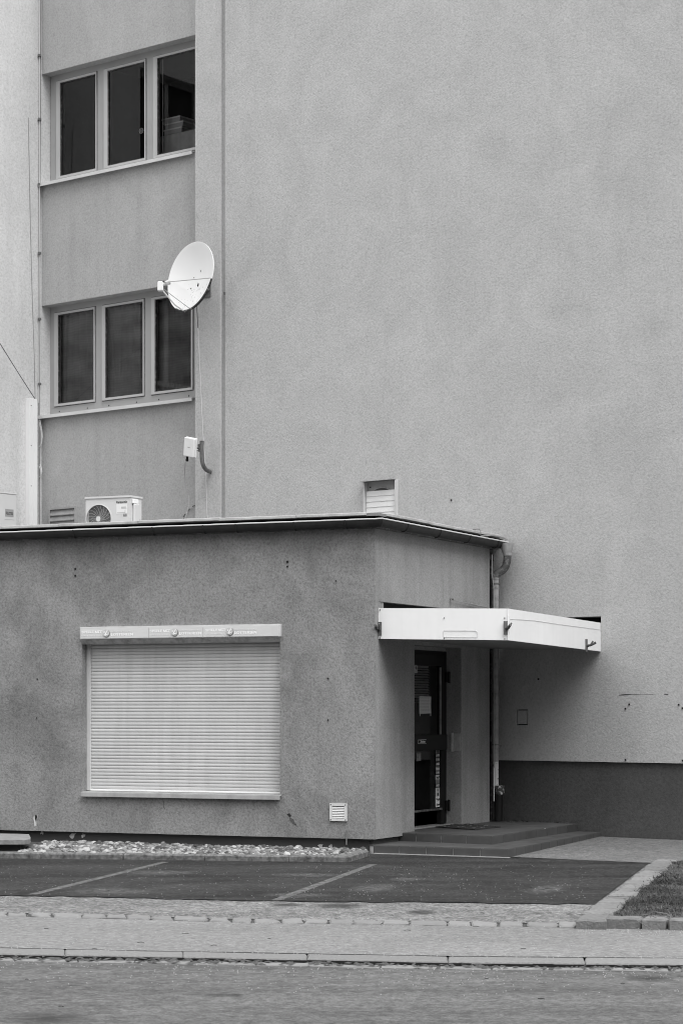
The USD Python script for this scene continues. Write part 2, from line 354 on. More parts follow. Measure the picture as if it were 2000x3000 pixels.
M['ink'] = plain('faded_ink', 0.2, 0.8)
M['sticker_dark'] = plain('sticker_dark', 0.03, 0.4)
M['sticker_mid'] = plain('sticker_mid', 0.17, 0.4, var=0.2, scale=20)
M['sticker_light'] = plain('sticker_light', 0.5, 0.4, var=0.15, scale=30)
M['sticker_white'] = plain('sticker_white', 0.7, 0.4)
M['mat'] = plain('doormat_fibre', 0.02, 0.95, var=0.5, scale=40, bump=1, bscale=150)
M['hole'] = plain('hole', 0.012, 0.9)
M['box'] = plain('cardboard', 0.3, 0.8, var=0.1, scale=5)
M['boxlabel'] = plain('box_label', 0.55, 0.7)
M['litter'] = plain('leaf_litter', 0.09, 0.9, var=0.4, scale=30, island=0.8)
M['grit'] = plain('pale_grit', 0.42, 0.8, island=0.35)
M['gravel'] = usdkit.material(stage, '/World/Looks/gravel_stone', {
    'geo': ('geometry', {}), 'at': ('attribute', {'attribute': 'tone'}), 'r': ('rgb_ramp', {'ramp': [(0.0, G(0.035)), (0.3, G(0.1)), (0.65, G(0.2)), (1.0, G(0.42))]}),
    'n': ('noise_texture', {'scale': 45.0, 'detail': 3.0}), 'nr': ('rgb_ramp', {'ramp': [(0.3, G(0.8)), (0.7, G(1.1))]}),
    'm': ('mix_color', {'blend_type': 'multiply', 'fac': 1.0}), 'p': ('principled_bsdf', {'roughness': 0.8})},
    [('at.fac', 'r.fac'), ('geo.position', 'n.vector'), ('n.fac', 'nr.fac'), ('r.color', 'm.a'), ('nr.color', 'm.b'), ('m.result', 'p.base_color')], surface='p.BSDF')
M['grass'] = usdkit.material(stage, '/World/Looks/winter_grass', {
    'geo': ('geometry', {}), 'at': ('attribute', {'attribute': 'tone'}), 'r': ('rgb_ramp', {'ramp': [(0.0, G(0.012)), (0.55, G(0.04)), (0.85, G(0.1)), (1.0, G(0.24))]}),
    'p': ('principled_bsdf', {'roughness': 0.7}), 't': ('translucent_bsdf', {}), 'mx': ('mix_closure', {'fac': 0.2})},
    [('at.fac', 'r.fac'), ('r.color', 'p.base_color'), ('r.color', 't.color'), ('p.BSDF', 'mx.closure1'), ('t.BSDF', 'mx.closure2')], surface='mx.closure')
M['glass'] = usdkit.material(stage, '/World/Looks/window_glass', {
    'fr': ('fresnel', {'IOR': 1.5}), 't': ('transparent_bsdf', {'color': G(0.86)}), 'g': ('glossy_bsdf', {'color': G(0.9), 'roughness': 0.02}), 'mx': ('mix_closure', {})},
    [('fr.fac', 'mx.fac'), ('t.BSDF', 'mx.closure1'), ('g.BSDF', 'mx.closure2')], surface='mx.closure')
M['curtain'] = usdkit.material(stage, '/World/Looks/net_curtain', {
    'geo': ('geometry', {}), 'mp': ('mapping', {'scale': (1.0, 1.0, 2.2)}),
    'w': ('wave_texture', {'wave_type': 'bands', 'bands_direction': 'z', 'scale': 3.2, 'distortion': 9.0, 'detail': 3.0, 'detail_scale': 0.5}),
    'n': ('noise_texture', {'scale': 1.4, 'detail': 4.0}),
    'r': ('rgb_ramp', {'ramp': [(0.2, G(0.165)), (0.8, G(0.185))]}), 'r2': ('rgb_ramp', {'ramp': [(0.35, G(0.55)), (0.7, G(1.35))]}),
    'm': ('mix_color', {'blend_type': 'multiply', 'fac': 1.0, 'use_clamp': False}), 'p': ('principled_bsdf', {'roughness': 0.8})},
    [('geo.position', 'mp.vector'), ('mp.vector', 'w.vector'), ('mp.vector', 'n.vector'), ('w.fac', 'r.fac'), ('n.fac', 'r2.fac'), ('r.color', 'm.a'), ('r2.color', 'm.b'), ('m.result', 'p.base_color')], surface='p.BSDF')

# ---------------------------------------------------------------- the planes of the place
C = at(1097.8, HZ, 27.8)[:2]                                        # corner of the low shop building
aF, aS, aW = math.radians(22.8), math.radians(25.5), math.radians(51.5)
F = Plane(C, (math.cos(aF), -math.sin(aF)))                          # its front
S = Plane(C, (math.sin(aS), math.cos(aS)))                           # its door side
W = Plane(at(1462, HZ, 31.72)[:2], (math.sin(aW), -math.cos(aW)))     # the tall building's blank wall
BAY = 0.28
B = Plane(W.p, W.d, BAY)                                             # the window bay, set back
ub = B.u(122)
L = Plane(B.pt(ub, 0, 0)[:2], W.n)                                   # left wing, at a right angle; u < 0 towards the viewer
ROOFZ = 4.33

# ---------------------------------------------------------------- ground, road, pavement
def line(pts, z): return [ground(px, py, z) for px, py in pts]
def xy(ps): return [tuple(p[:2]) for p in ps]
def sheet(poly, z, cut=None):
    m = MB()
    for g in getattr(poly, 'geoms', [poly]):
        v, f = trimesh.creation.triangulate_polygon(g, engine='earcut')
        v = np.column_stack([v, np.full(len(v), z)]); f = np.asarray(f)
        nrm = np.cross(v[f[:, 1]] - v[f[:, 0]], v[f[:, 2]] - v[f[:, 0]])[:, 2]
        f[nrm < 0] = f[nrm < 0][:, ::-1]
        m.add(v, f)
    return m
RZ = -0.032
KJ = [(-500, 2768), (0, 2778), (350, 2786), (700, 2792), (1350, 2803.5), (2000, 2809), (2500, 2811)]
KE = [(-500, 2785), (0, 2795), (350, 2801), (700, 2807), (1350, 2820), (2000, 2825.5), (2500, 2827)]
CB = [(-500, 2672), (0, 2683), (350, 2692), (700, 2702), (1350, 2712), (1690, 2717), (2500, 2722)]    # front of the sett row
CT = [(-500, 2663), (0, 2674), (350, 2683), (700, 2693), (1350, 2702), (1690, 2706), (2500, 2711)]   # back of it
DF = [(-600, 2610), (0, 2624), (350, 2631), (700, 2639), (1350, 2645), (1745, 2648)]                    # front of the dark bay
kj, ke, cb, ct, df = (xy(line(p, 0)) for p in (KJ, KE, CB, CT, DF))
obj('ground', sheet(sbox(-150, -120, 150, 200), -0.16), M['earth'], kind='structure')
obj('road', sheet(Polygon([(-60, -60), (60, -60), (60, ke[-1][1] - 1.0)] + [(x, y - 0.07) for x, y in ke[::-1]] + [(-60, ke[0][1] + 2)]), RZ), M['road'], kind='structure')
obj('pavement', sheet(Polygon([(-40, kj[0][1] + 1)] + [(x, y + 0.06) for x, y in kj] + [(40, kj[-1][1])] + [(40, cb[-1][1])] + [(x, y - 0.03) for x, y in cb[::-1]] + [(-40, cb[0][1] + 1)]), -0.004), M['pavement'], kind='structure')
obj('forecourt', sheet(Polygon([(-40, ct[0][1])] + [(x, y + 0.06) for x, y in ct] + [(40, ct[-1][1]), (40, 60), (-40, 60)]), -0.008), M['lot_pale'], kind='structure')
# dark asphalt bay with worn lines
KF = [(-500, 2509), (0, 2515.5), (350, 2519), (700, 2523.5), (1000, 2527)]                             # foot of the gravel bed kerb
kf = xy(line(KF, 0))
ap = xy(line([(1086, 2507), (1487, 2511.5), (1900, 2529.5)], 0))
bk = xy(line([(1925, 2522), (1690, 2708)], 0))
rgd = np.random.default_rng(9); dd_ = np.array(df + [tuple(ground(1745, 2648)[:2])]); rag = []
for a_, b_ in zip(dd_[:-1], dd_[1:]):
    n_ = max(2, int(np.linalg.norm(b_ - a_) / .12))
    for k_ in range(n_): rag.append(tuple(a_ + (b_ - a_) * k_ / n_ + [0, rgd.normal(0, .035) + .12 * (meshkit.noise(np.array([a_[0] + (b_ - a_)[0] * k_ / n_, 7.1, 0]) * 1.1) - .5)]))
df = rag
lot_poly = Polygon(df + [tuple(ground(1745, 2648)[:2])] + [ap[2], ap[1], (ap[0][0], ap[0][1] + .3)] + [(kf[-1][0] + .15, kf[-1][1] + 1.0)] + [(x, y + .1) for x, y in kf[::-1]])
lot = obj('parking_bay', sheet(lot_poly, 0.0), M['lot_dark'], kind='structure')
def strip(a, b, w):
    a, b = np.array(a[:2]), np.array(b[:2]); d = (b - a) / np.linalg.norm(b - a); n = np.array([-d[1], d[0]]) * w / 2
    n0 = n
    return Polygon([a - n0, b - n0, b + n0, a + n0])
for a, b in (((95, 2622.5), (484, 2527)), ((806, 2640), (1093, 2534))):
    p = strip(ground(*a), ground(*b), 0.1)
    obj('painted_line', sheet(p, 0.004), M['line'], lot)
def soft_patch(name, cx, cy, rx, ry, z, mat, parent, rot=0.0, rings=5, n=28):
    V = [(cx, cy, z)]; T = [1.0]; Fs = []
    k = 1 + .3 * (R.random(n) - .5); k = (k + np.roll(k, 1) + np.roll(k, -1)) / 3
    ca, sa = math.cos(rot), math.sin(rot)
    for i in range(1, rings + 1):
        for j in range(n):
            a = j * 2 * math.pi / n; x_, y_ = rx * k[j] * i / rings * math.cos(a), ry * k[j] * i / rings * math.sin(a)
            V.append((cx + x_ * ca - y_ * sa, cy + x_ * sa + y_ * ca, z)); T.append(1 - (i / rings) ** 1.5)
            j2 = (j + 1) % n; a0, b0 = 1 + (i - 1) * n + j, 1 + (i - 1) * n + j2
            if i == 1: Fs.append([0, a0, b0])
            else:
                a1, b1 = a0 - n, b0 - n; Fs += [[a1, a0, b0], [a1, b0, b1]]
    return obj(name, MB().add(V, Fs), mat, parent, tone=T)
for px, py, rx, ry in ((1600, 2608, .17, .5), (1100, 2603, .2, .5), (870, 2625, .3, .25), (330, 2612, .4, .35), (900, 2566, .35, .3), (480, 2558, .35, .3), (1190, 2578, .15, .3)):
    p = ground(px, py)
    soft_patch('scuff_mark', p[0], p[1], rx * 1.3, ry * 1.2, 0.004, M['scuff'], lot, -.25)
fc = stage.GetPrimAtPath('/World/forecourt')
for px, py, rx, ry in ((1232, 2672, .13, .22), (990, 2653, .22, .25), (840, 2650, .15, .15)):
    p = ground(px, py)
    soft_patch('stain', p[0], p[1], rx * 1.3, ry * 1.3, -0.004, M['stain'], fc)
opp = thing('opposite_street_front', (0, -9, 0), None, None, None, 'structure')  # unseen plain house fronts, added behind the camera to block low sky light
for k_, (x0_, x1_, h_, v_) in enumerate(((-75, -38, 11, 0), (-37.9, -9, 15, 0), (-8.9, 16, 13, 0), (16.1, 44, 16, 0), (44.1, 80, 12, 0))):
    obj('house_front', MB().box((x0_, x1_), (-22 - k_ % 2, -9 - .6 * (k_ % 2)), (-.15, h_ + 2)), M['blocker'], opp)
rd_ = stage.GetPrimAtPath('/World/road')
for px, py, rx, ry in ((692, 2917, .06, .09), (1900, 2868, .2, .22), (640, 2917, .1, .1), (140, 2985, .3, .3)):
    p = ground(px, py, RZ); soft_patch('stain', p[0], p[1], rx, ry, RZ + .003, M['stain'], rd_)
# sloping apron along the tall wall
apz = 0.045
aw0, aw1, aw2 = W.pt(W.u(1600), -0.001, apz), W.pt(W.u(2050), -0.001, apz), W.pt(W.u(2500), -0.001, apz)
pa = [np.append(np.array(q), 0.004) for q in (ap[1], ap[2])]
pr = ground(2350, 2549, 0.004)
m = MB(); V = [pa[0], pa[1], pr, aw2, aw1, aw0]
m.add(V, [[0, 1, 5], [1, 4, 5], [1, 2, 4], [2, 3, 4]])
obj('wall_apron', m, M['apron'], kind='structure')

def slab_stone(q, z0, z1, bev=0.012, jit=0.01, n=2, rng=R, dome=0.0):
    """a hewn stone on the plan quad q (4 x 2): sides, chamfer, uneven top"""
    q = np.array(q, float); pts = []
    for i in range(4):
        a, b = q[i], q[(i + 1) % 4]
        for k in range(n): pts.append(a + (b - a) * k / n)
    pts = np.array(pts); ce = pts.mean(0)
    pts = pts + (rng.random(pts.shape) - .5) * jit * 2
    k = len(pts); sg = 1.0 if ((pts[n, 0] - pts[0, 0]) * (ce[1] - pts[0, 1]) - (pts[n, 1] - pts[0, 1]) * (ce[0] - pts[0, 0])) > 0 else -1.0
    ev = np.roll(pts, -1, 0) - pts; ev /= np.linalg.norm(ev, axis=1, keepdims=True); en = sg * np.column_stack([-ev[:, 1], ev[:, 0]]); pn = np.roll(en, 1, 0)
    d = (en + pn) / (1 + (en * pn).sum(1, keepdims=True) + 1e-6) / 1.4; jz = (rng.random(k) - .5) * jit * 0.8
    V = np.vstack([np.column_stack([pts, np.full(k, z0)]), np.column_stack([pts, z1 - bev + jz]), np.column_stack([pts + d * bev * 1.4, z1 + jz]), [[*ce, z1 + dome]]])
    Fc = []
    for i in range(k):
        j = (i + 1) % k
        for r in (0, 1): Fc += [[r * k + i, r * k + j, (r + 1) * k + j], [r * k + i, (r + 1) * k + j, (r + 1) * k + i]]
        Fc.append([2 * k + i, 2 * k + j, 3 * k])
    area = np.cross(pts[1] - pts[0], ce - pts[0]) if False else ((pts[1, 0] - pts[0, 0]) * (ce[1] - pts[0, 1]) - (pts[1, 1] - pts[0, 1]) * (ce[0] - pts[0, 0]))
    if area < 0: Fc = [t[::-1] for t in Fc]
    return V, Fc
def interp(poly, x):
    p = np.array(poly); return float(np.interp(x, p[:, 0], p[:, 1]))
def row_quads(front, back, joints, gap):
    out = []
    for a, b in zip(joints[:-1], joints[1:]):
        out.append([ground(px, interp(pl, px))[:2] for px, pl in ((a, front), (b, front), (b, back), (a, back))])
    res = []
    for q in out:
        q = np.array(q); d = (q[1] - q[0]) / np.linalg.norm(q[1] - q[0]) * gap / 2
        res.append([q[0] + d, q[1] - d, q[2] - d, q[3] + d])
    return res
obj('gutter_bed', sheet(Polygon([(x, y - .16) for x, y in ke] + [(x, y + .05) for x, y in ke[::-1]]), RZ + .0015), M['earth'], kind='structure')
obj('kerb_bed', sheet(Polygon([(x, y + .02) for x, y in ke] + [(x, y + .1) for x, y in kj[::-1]]), -0.03), M['earth'], kind='structure')
obj('sett_bed', sheet(Polygon([(x, y - .05) for x, y in cb] + [(x, y + .1) for x, y in ct[::-1]]), -0.014), M['earth'], kind='structure')
kerb = thing('street_kerb', ground(1000, 2812), None, None, None, 'structure')
for q in row_quads(KE, KJ, [-540, -180, 190, 535, 900, 1311, 1712, 2080, 2450], 0.005):
    V, Fc = slab_stone(q, -0.2, 0.0, 0.009, 0.005, 3)
    obj('kerb_stone', MB().add(V, Fc), M['granite'], kerb)
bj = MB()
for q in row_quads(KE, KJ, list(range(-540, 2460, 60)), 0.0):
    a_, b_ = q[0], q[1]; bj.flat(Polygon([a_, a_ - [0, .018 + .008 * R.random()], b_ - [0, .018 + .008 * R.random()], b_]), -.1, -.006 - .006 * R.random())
obj('bitumen_joint', bj, M['void'], kerb)  # thin near-black strip added along the front of the kerb stones
setts = thing('sett_row', ground(900, 2700), None, None, None, 'structure')
jx = [-120, -45, 22, 85, 150, 240, 310, 370, 442, 510, 610, 675, 740, 818, 888, 958, 1033, 1123, 1197, 1310, 1378, 1458, 1537, 1633, 1688]
for q in row_quads(CB, CT, jx, 0.02):
    V, Fc = slab_stone(q, -0.1, 0.003 + 0.008 * R.random(), 0.012, 0.018, 2, dome=0.004)
    obj('sett', MB().add(V, Fc), M['cobble'], setts)
gut = thing('gutter_stones', ground(1000, 2828), None, None, None, 'structure')
x = -140
while x < 2150:
    w = 150 + 60 * R.random()
    q = [ground(px, interp(KE, px) + dy, RZ)[:2] for px, dy in ((x + 3, 22), (x + w - 3, 22), (x + w - 3, 15), (x + 3, 15))]
    V, Fc = slab_stone(q, -0.12, RZ + 0.003 + .005 * R.random(), 0.006, 0.012, 2)
    obj('gutter_stone', MB().add(V, Fc), M['cobble'], gut); x += w

# planting bed with granite edging on the right
edge = thing('bed_edging', ground(1760, 2700), None, None, None, 'structure')
EZ = 0.085
e0, e1 = ground(1685, 2693, EZ)[:2], ground(1921, 2518.5, EZ)[:2]        # outer edge, near and far end of the top
i0, i1 = ground(1786, 2672, EZ)[:2], ground(1981, 2513, EZ)[:2]
ed = (e1 - e0) / np.linalg.norm(e1 - e0); Ltot = np.linalg.norm(e1 - e0)
wid = 0.25; perp = np.array([ed[1], -ed[0]])
s0 = 0.0
while s0 < Ltot - 0.1:
    ln = 0.42 + 0.16 * R.random()
    w_ = wid * (0.94 + .12 * R.random()); sh = (R.random() - .5) * 0.02
    a, b = s0 + 0.022, min(s0 + ln, Ltot + .1) - 0.022
    q = [e0 + ed * a + perp * sh, e0 + ed * a + perp * (w_ + sh), e0 + ed * b + perp * (w_ + sh), e0 + ed * b + perp * sh]
    V, Fc = slab_stone(q, -0.1, EZ + (R.random() - .5) * .022, 0.018, 0.018, 3)
    obj('edging_stone', MB().add(V, Fc), M['edging'], edge); s0 += ln
fd0, fd1 = ground(1762, 2690, EZ)[:2], ground(2010, 2696.5, EZ)[:2]
fdir = (fd1 - fd0) / np.linalg.norm(fd1 - fd0); fper = np.array([-fdir[1], fdir[0]])
s0 = 0.02
for ln in (0.31, 0.22, 0.3, 0.26, 0.33, 0.28, 0.3, 0.3, 0.3, 0.3):
    q = [fd0 + fdir * (s0 + .008), fd0 + fdir * (s0 + ln - .008), fd0 + fdir * (s0 + ln - .008) + fper * .18, fd0 + fdir * (s0 + .008) + fper * .18]
    V, Fc = slab_stone(q, -0.1, EZ + (R.random() - .5) * .014, 0.018, 0.014, 3)
    obj('edging_stone', MB().add(V, Fc), M['edging'], edge); s0 += ln
bed_poly = Polygon([e0 + perp * (wid * .8) + ed * .15, e1 + perp * (wid * .8), e1 + perp * 6, fd0 + fdir * 5 + fper * .1, fd0 + fper * .12])
obj('planting_bed', sheet(bed_poly, EZ - 0.015), M['earth'], kind='structure')
view = Polygon([ground(1600, 2760)[:2], ground(1600, 2450, .1)[:2], ground(2100, 2450, .1)[:2], ground(2100, 2760)[:2]])
def scatter(poly, n, rng):
    x0, y0, x1, y1 = poly.bounds; out = []
    while sum(map(len, out)) < n:
        p = np.column_stack([rng.uniform(x0, x1, n), rng.uniform(y0, y1, n)])
        out.append(p[shapely.contains_xy(poly, p[:, 0], p[:, 1])])
    return np.vstack(out)[:n]
rg = np.random.default_rng(3)
P = scatter(bed_poly.intersection(view).buffer(-0.0), 26000, rg)
dens = meshkit.fbm(np.column_stack([P * 1.6, np.zeros(len(P))]), 3, 5)
P = P[rg.random(len(P)) < np.clip((dens - .28) * 2.6, 0.12, 1)]
k = len(P); hh = rg.uniform(.008, .032, k) * (1 + 1.2 * (rg.random(k) < .06)) ; th = rg.uniform(0, 2 * math.pi, k); le = rg.uniform(.6, 3.2, k)
dx = np.column_stack([np.cos(th), np.sin(th)]); px_ = np.column_stack([-np.sin(th), np.cos(th)]) * 0.0035
z0 = EZ - 0.02
base1, base2 = np.column_stack([P + px_, np.full(k, z0)]), np.column_stack([P - px_, np.full(k, z0)])
mid = P + dx * (hh * le * .5)[:, None]
mid1, mid2 = np.column_stack([mid + px_ * .8, z0 + hh * .75]), np.column_stack([mid - px_ * .8, z0 + hh * .75])
tip = np.column_stack([P + dx * (hh * le * 1.2)[:, None], z0 + hh * rg.uniform(.6, 1.0, k)])
V = np.stack([base1, base2, mid2, mid1, tip], 1).reshape(-1, 3)
o = np.arange(k)[:, None] * 5
Fg = np.concatenate([o + [0, 1, 2], o + [0, 2, 3], o + [3, 2, 4]], 0)
g = obj('grass', MB().add(V, Fg), M['grass'], tone=np.repeat(np.clip(rg.random(k) * .8 + .5 * (meshkit.noise(np.column_stack([P * 3, np.zeros(k)]), 8) - .4), 0, 1), 5)); tag(g, 'short matted winter grass growing in the bed behind the granite edging', 'grass', None, 'stuff')

# ---------------------------------------------------------------- tall building
hall = thing('tall_building', W.pt(0, 0, 0), 'tall pale rendered building with two three-part windows and a blank wall', 'building')
TOP = 16.5
uP0, uP1 = W.u(573), W.u(648)                     # the pilaster
uJ = W.u(659)                                       # joint groove ends, blank wall begins
uR = W.u(2000) + 9
zp = np.mean([W.hit(1457, 2228)[1], W.hit(1800, 2234)[1], W.hit(2000, 2236.5)[1]])
hx = [W.hit(1511, 2079), W.hit(1545, 2125)]
vent = [W.hit(1068, 1412), W.hit(1166, 1412)]
vz1 = W.hit(1100, 1411)[1]
slot0, slot1 = W.hit(1690, 1812), W.hit(1759.5, 1824)
blank = Polygon([(uJ, zp), (uR, zp), (uR, TOP), (uJ, TOP)])
blank = blank.difference(sbox(vent[0][0], 4.2, vent[1][0] - .04, vz1)).difference(sbox(W.u(1640), slot0[1] - .2, slot1[0], slot0[1] + .02)).difference(sbox(hx[0][0], hx[1][1], hx[1][0], hx[0][1]))
obj('wall', MB(W).poly(blank, 0, 0.35), M['wall'], hall)
obj('plinth', MB(W).box((W.u(1380), uR), (0.035, 0.34), (-0.15, zp - .002)), M['plinth'], hall)
obj('pilaster', MB(W).box((uP0, uP1), (-0.02, 0.5), (-0.1, TOP), 0.008), M['wall'], hall)
obj('joint_strip', MB(W).box((uP1 - .01, uJ + .01), (0.035, 0.3), (-0.1, TOP)), M['bay'], hall)
obj('wall_liner', MB(W).box((uJ, uR), (0.352, 0.5), (-.1, TOP - .02)), M['void'], hall)
# left wing and bay
W1 = dict(tl=(124, 216.5), tr=(566, 101.8), bl=(120, 540), br=(567, 444))
W2 = dict(tl=(123, 894.6), tr=(566, 824.5), bl=(117, 1221), br=(563, 1165.6))
wins = []
for wd in (W1, W2):
    zt = np.mean([B.hit(*wd['tl'])[1], B.hit(*wd['tr'])[1]]); zb = np.mean([B.hit(*wd['bl'])[1], B.hit(*wd['br'])[1]])
    wins.append((zb, zt))
uBr = B.u(600)
lw = sbox(-14, -.1, 0, TOP)
lwins = [(zb + .9, zt + .7) for zb, zt in wins]
for zb, zt in lwins:
    for u_ in (-3.75, -7.2, -10.8): lw = lw.difference(sbox(u_, zb, u_ + 1.7, zt))
obj('left_wing_wall', MB(L).poly(lw, 0.0, 0.35), M['wall_left'], hall)
for zb, zt in lwins:
    for u_ in (-3.75, -7.2, -10.8):
        fr_w = sbox(u_, zb, u_ + 1.7, zt)
        for q in (0, 1): fr_w = fr_w.difference(sbox(u_ + .1 + q * .8, zb + .1, u_ + .8 + q * .8, zt - .1))
        wf = obj('window', MB(L).poly(fr_w, .14, .22), M['frame'], hall)
        obj('pane', MB(L).box((u_ + .05, u_ + 1.65), (.19, .2), (zb + .05, zt - .05)), M['black'], wf)
        obj('sill', MB(L).box((u_ - .04, u_ + 1.74), (-.06, .14), (zb - .03, zb - .002)), M['sill'], wf)
bay = Polygon([(ub, 3.9), (uBr, 3.9), (uBr, TOP), (ub, TOP)])
REC = 0.2
uwR = B.u(572) + .12
for zb, zt in wins: bay = bay.difference(sbox(ub - .1, zb + .01, uwR, zt))
obj('bay_wall', MB(B).poly(bay, 0, 0.32), M['bay'], hall)
# window jamb on the left is the wing wall running on into the reveal
obj('window_jamb', MB(L).box((0.0, 0.4), (0.0, 0.33), (4.0, TOP)), M['wall_left'], hall)
# window units
cols1 = [(165, 177.7, 282, 285.7), (304.5, 317, 425, 429.5), (448.7, 462, 575, 588)]
for wi, (zb, zt) in enumerate(wins):
    fz0, fz1 = zb + 0.035, zt - 0.0
    uf0 = B.u(148.7, REC); uf1 = uwR + .02
    us = [tuple(B.u(p, REC) for p in c) for c in cols1]
    if wi: us = [tuple(B.u(p, REC) for p in c) for c in [(159, 171.5, 276.5, 281), (299, 310, 420.5, 425), (443, 455, 562, 568)]]; uf0 = B.u(146, REC)
    head = 0.10
    rail = 0.05 if wi == 0 else 0.13
    fr = Polygon([(uf0, fz0), (uf1, fz0), (uf1, fz1 + .02), (uf0, fz1 + .02)])
    for (a, g0, g1, b) in us: fr = fr.difference(sbox(a, fz0 + rail, b, fz1 - head))
    win = obj('window', MB(B).poly(fr, REC, REC + 0.08), M['frame'], hall, 'upper three-part window with dark panes' if wi == 0 else 'lower three-part window with net curtains')
    for ci, (a, g0, g1, b) in enumerate(us):
        sz0, sz1 = fz0 + rail, fz1 - head
        t = 0.052
        out = sbox(a + .016, sz0 + .014, b - .016, sz1 - .014); inn = sbox(g0, sz0 + t, g1, sz1 - t)
        obj('sash', MB(B).poly(out.difference(inn), REC - 0.022, REC + 0.06), M['sash'], win)
        obj('gasket', MB(B).poly(sbox(a, sz0, b, sz1).difference(out), REC + .002, REC + .05), M['pipe_dark'], win)
        bd = inn.difference(inn.buffer(-0.012, join_style=2))
        obj('glazing_bead', MB(B).poly(bd, REC - 0.012, REC + 0.03), M['pipe_dark'], win)
        obj('pane', MB(B).add([(g0, REC + .01, sz0 + t), (g1, REC + .01, sz0 + t), (g1, REC + .01, sz1 - t), (g0, REC + .01, sz1 - t)], [[0, 1, 2], [0, 2, 3]]), M['glass'], win)
    # sill: a bent metal sheet
    su0, su1 = ub - 0.03, B.u(572)
    prof = [(-0.09, zb - 0.055), (-0.078, zb - 0.055), (-0.078, zb - 0.012), (REC, zb + 0.02), (REC, zb + 0.036), (-0.09, zb)]
    pv = np.array([(su, p[0], p[1]) for su in (su0, su1) for p in prof]); k = len(prof); Fs = []
    for i in range(k):
        j = (i + 1) % k; Fs += [[i, k + j, j], [i, k + i, k + j]]
    tt = trimesh.creation.triangulate_polygon(Polygon(prof), engine='earcut')
    tv, tf = tt
    m = MB(B).add(pv, Fs)
    for su, flip in ((su0, 1), (su1, 0)):
        m.add(np.column_stack([np.full(len(tv), su), tv]), [list(t)[::-1] if flip else list(t) for t in tf])
    tm = m.tri(); tm.merge_vertices(); trimesh.repair.fix_normals(tm)
    obj('sill', tm, M['sill'], win)
    if wi == 1:
        for px, py in ((174, 1205), (256, 1195), (319, 1187), (400, 1177.5), (465, 1169.5), (553, 1159)):
            uu = B.u(px, REC); obj('drain_hole', MB(B).disc(uu, fz0 + .05, .012, REC - .003, REC + .01, 8), M['hole'], win)
    # the room behind
    rd = REC + 0.12
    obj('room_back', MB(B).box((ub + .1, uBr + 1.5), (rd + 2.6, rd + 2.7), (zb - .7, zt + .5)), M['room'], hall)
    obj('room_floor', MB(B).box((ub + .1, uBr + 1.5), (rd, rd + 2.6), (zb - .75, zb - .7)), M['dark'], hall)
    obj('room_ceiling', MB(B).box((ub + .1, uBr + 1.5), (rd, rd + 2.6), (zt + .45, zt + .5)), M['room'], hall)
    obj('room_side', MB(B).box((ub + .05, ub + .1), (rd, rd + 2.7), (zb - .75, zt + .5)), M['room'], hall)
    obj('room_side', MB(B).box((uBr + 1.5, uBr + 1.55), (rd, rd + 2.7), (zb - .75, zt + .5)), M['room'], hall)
    if wi == 1:
        for ci, (a, g0, g1, b) in enumerate(us):
            n = 40; uu = np.linspace(a - .02, b + .02, n); ww = REC + .11 + .012 * np.sin(np.arange(n) * 1.1 + ci)
            V = np.array([(uu[i], ww[i], z) for z in (fz0 + .03, fz1 - .04) for i in range(n)])
            Fs = [[i, i + 1, n + i + 1] for i in range(n - 1)] + [[i, n + i + 1, n + i] for i in range(n - 1)]
            obj('curtain', MB(B).add(V, Fs), M['curtain'], win)
    else:
        dz = fz0 + .1
        m = MB(B).box((us[2][1] - .25, us[2][1] + 1.1), (REC + .25, REC + .9), (zb - .6, dz + .4), .01)
        c_ = thing('cabinet', B.pt(us[2][1], REC + .5, zb - .6), 'dim wooden cabinet behind the right pane of the upper window', 'cabinet')
        obj('body', m, M['louvre'], c_)
        for k_ in range(3):
            z_ = dz + .405 + k_ * .095
            tb = thing('storage_box', B.pt(us[2][1] + .3, REC + .4, z_), ['lowest box of the stack behind the right pane of the upper window', 'middle box of the stack behind the right pane of the upper window', 'topmost box of the stack behind the right pane of the upper window'][k_], 'box')
            o_ = .04 * math.sin(k_ * 2.3)
            obj('carton', MB(B).box((us[2][1] - .1 + o_, us[2][1] + .3 + o_), (REC + .26, REC + .6), (z_, z_ + .092), .004), M['box'], tb)
            obj('lid', MB(B).box((us[2][1] - .11 + o_, us[2][1] + .31 + o_), (REC + .255, REC + .605), (z_ + .07, z_ + .0935), .004), M['boxlabel'], tb)
        # interior roller blind cords and a hanging ornament
        for px, a, b in ((477, .3, 1.9),):
            uu = B.u(px, REC + .06); obj('blind_cord', MB(B).tube([(uu, REC + .06, zt - .1), (uu, REC + .06, zb + .2)], .004, 5), M['sash'], win)
        uu = B.u(413, REC + .03); zz = B.hit(413, 382, REC + .03)[1]
        th = np.linspace(0, 2 * math.pi, 9)
        orn = thing('window_ornament', B.pt(uu, REC + .03, zz), 'small ring ornament hanging inside the middle pane of the upper window', 'ornament')
        obj('ring', MB(B).tube([(uu + .045 * math.cos(t), REC + .035, zz + .045 * math.sin(t)) for t in th], .006, 6, cap=False), M['white'], orn)
        obj('pendant', MB(B).box((uu - .008, uu + .008), (REC + .03, REC + .04), (zz - .03, zz + .025)), M['white'], orn)
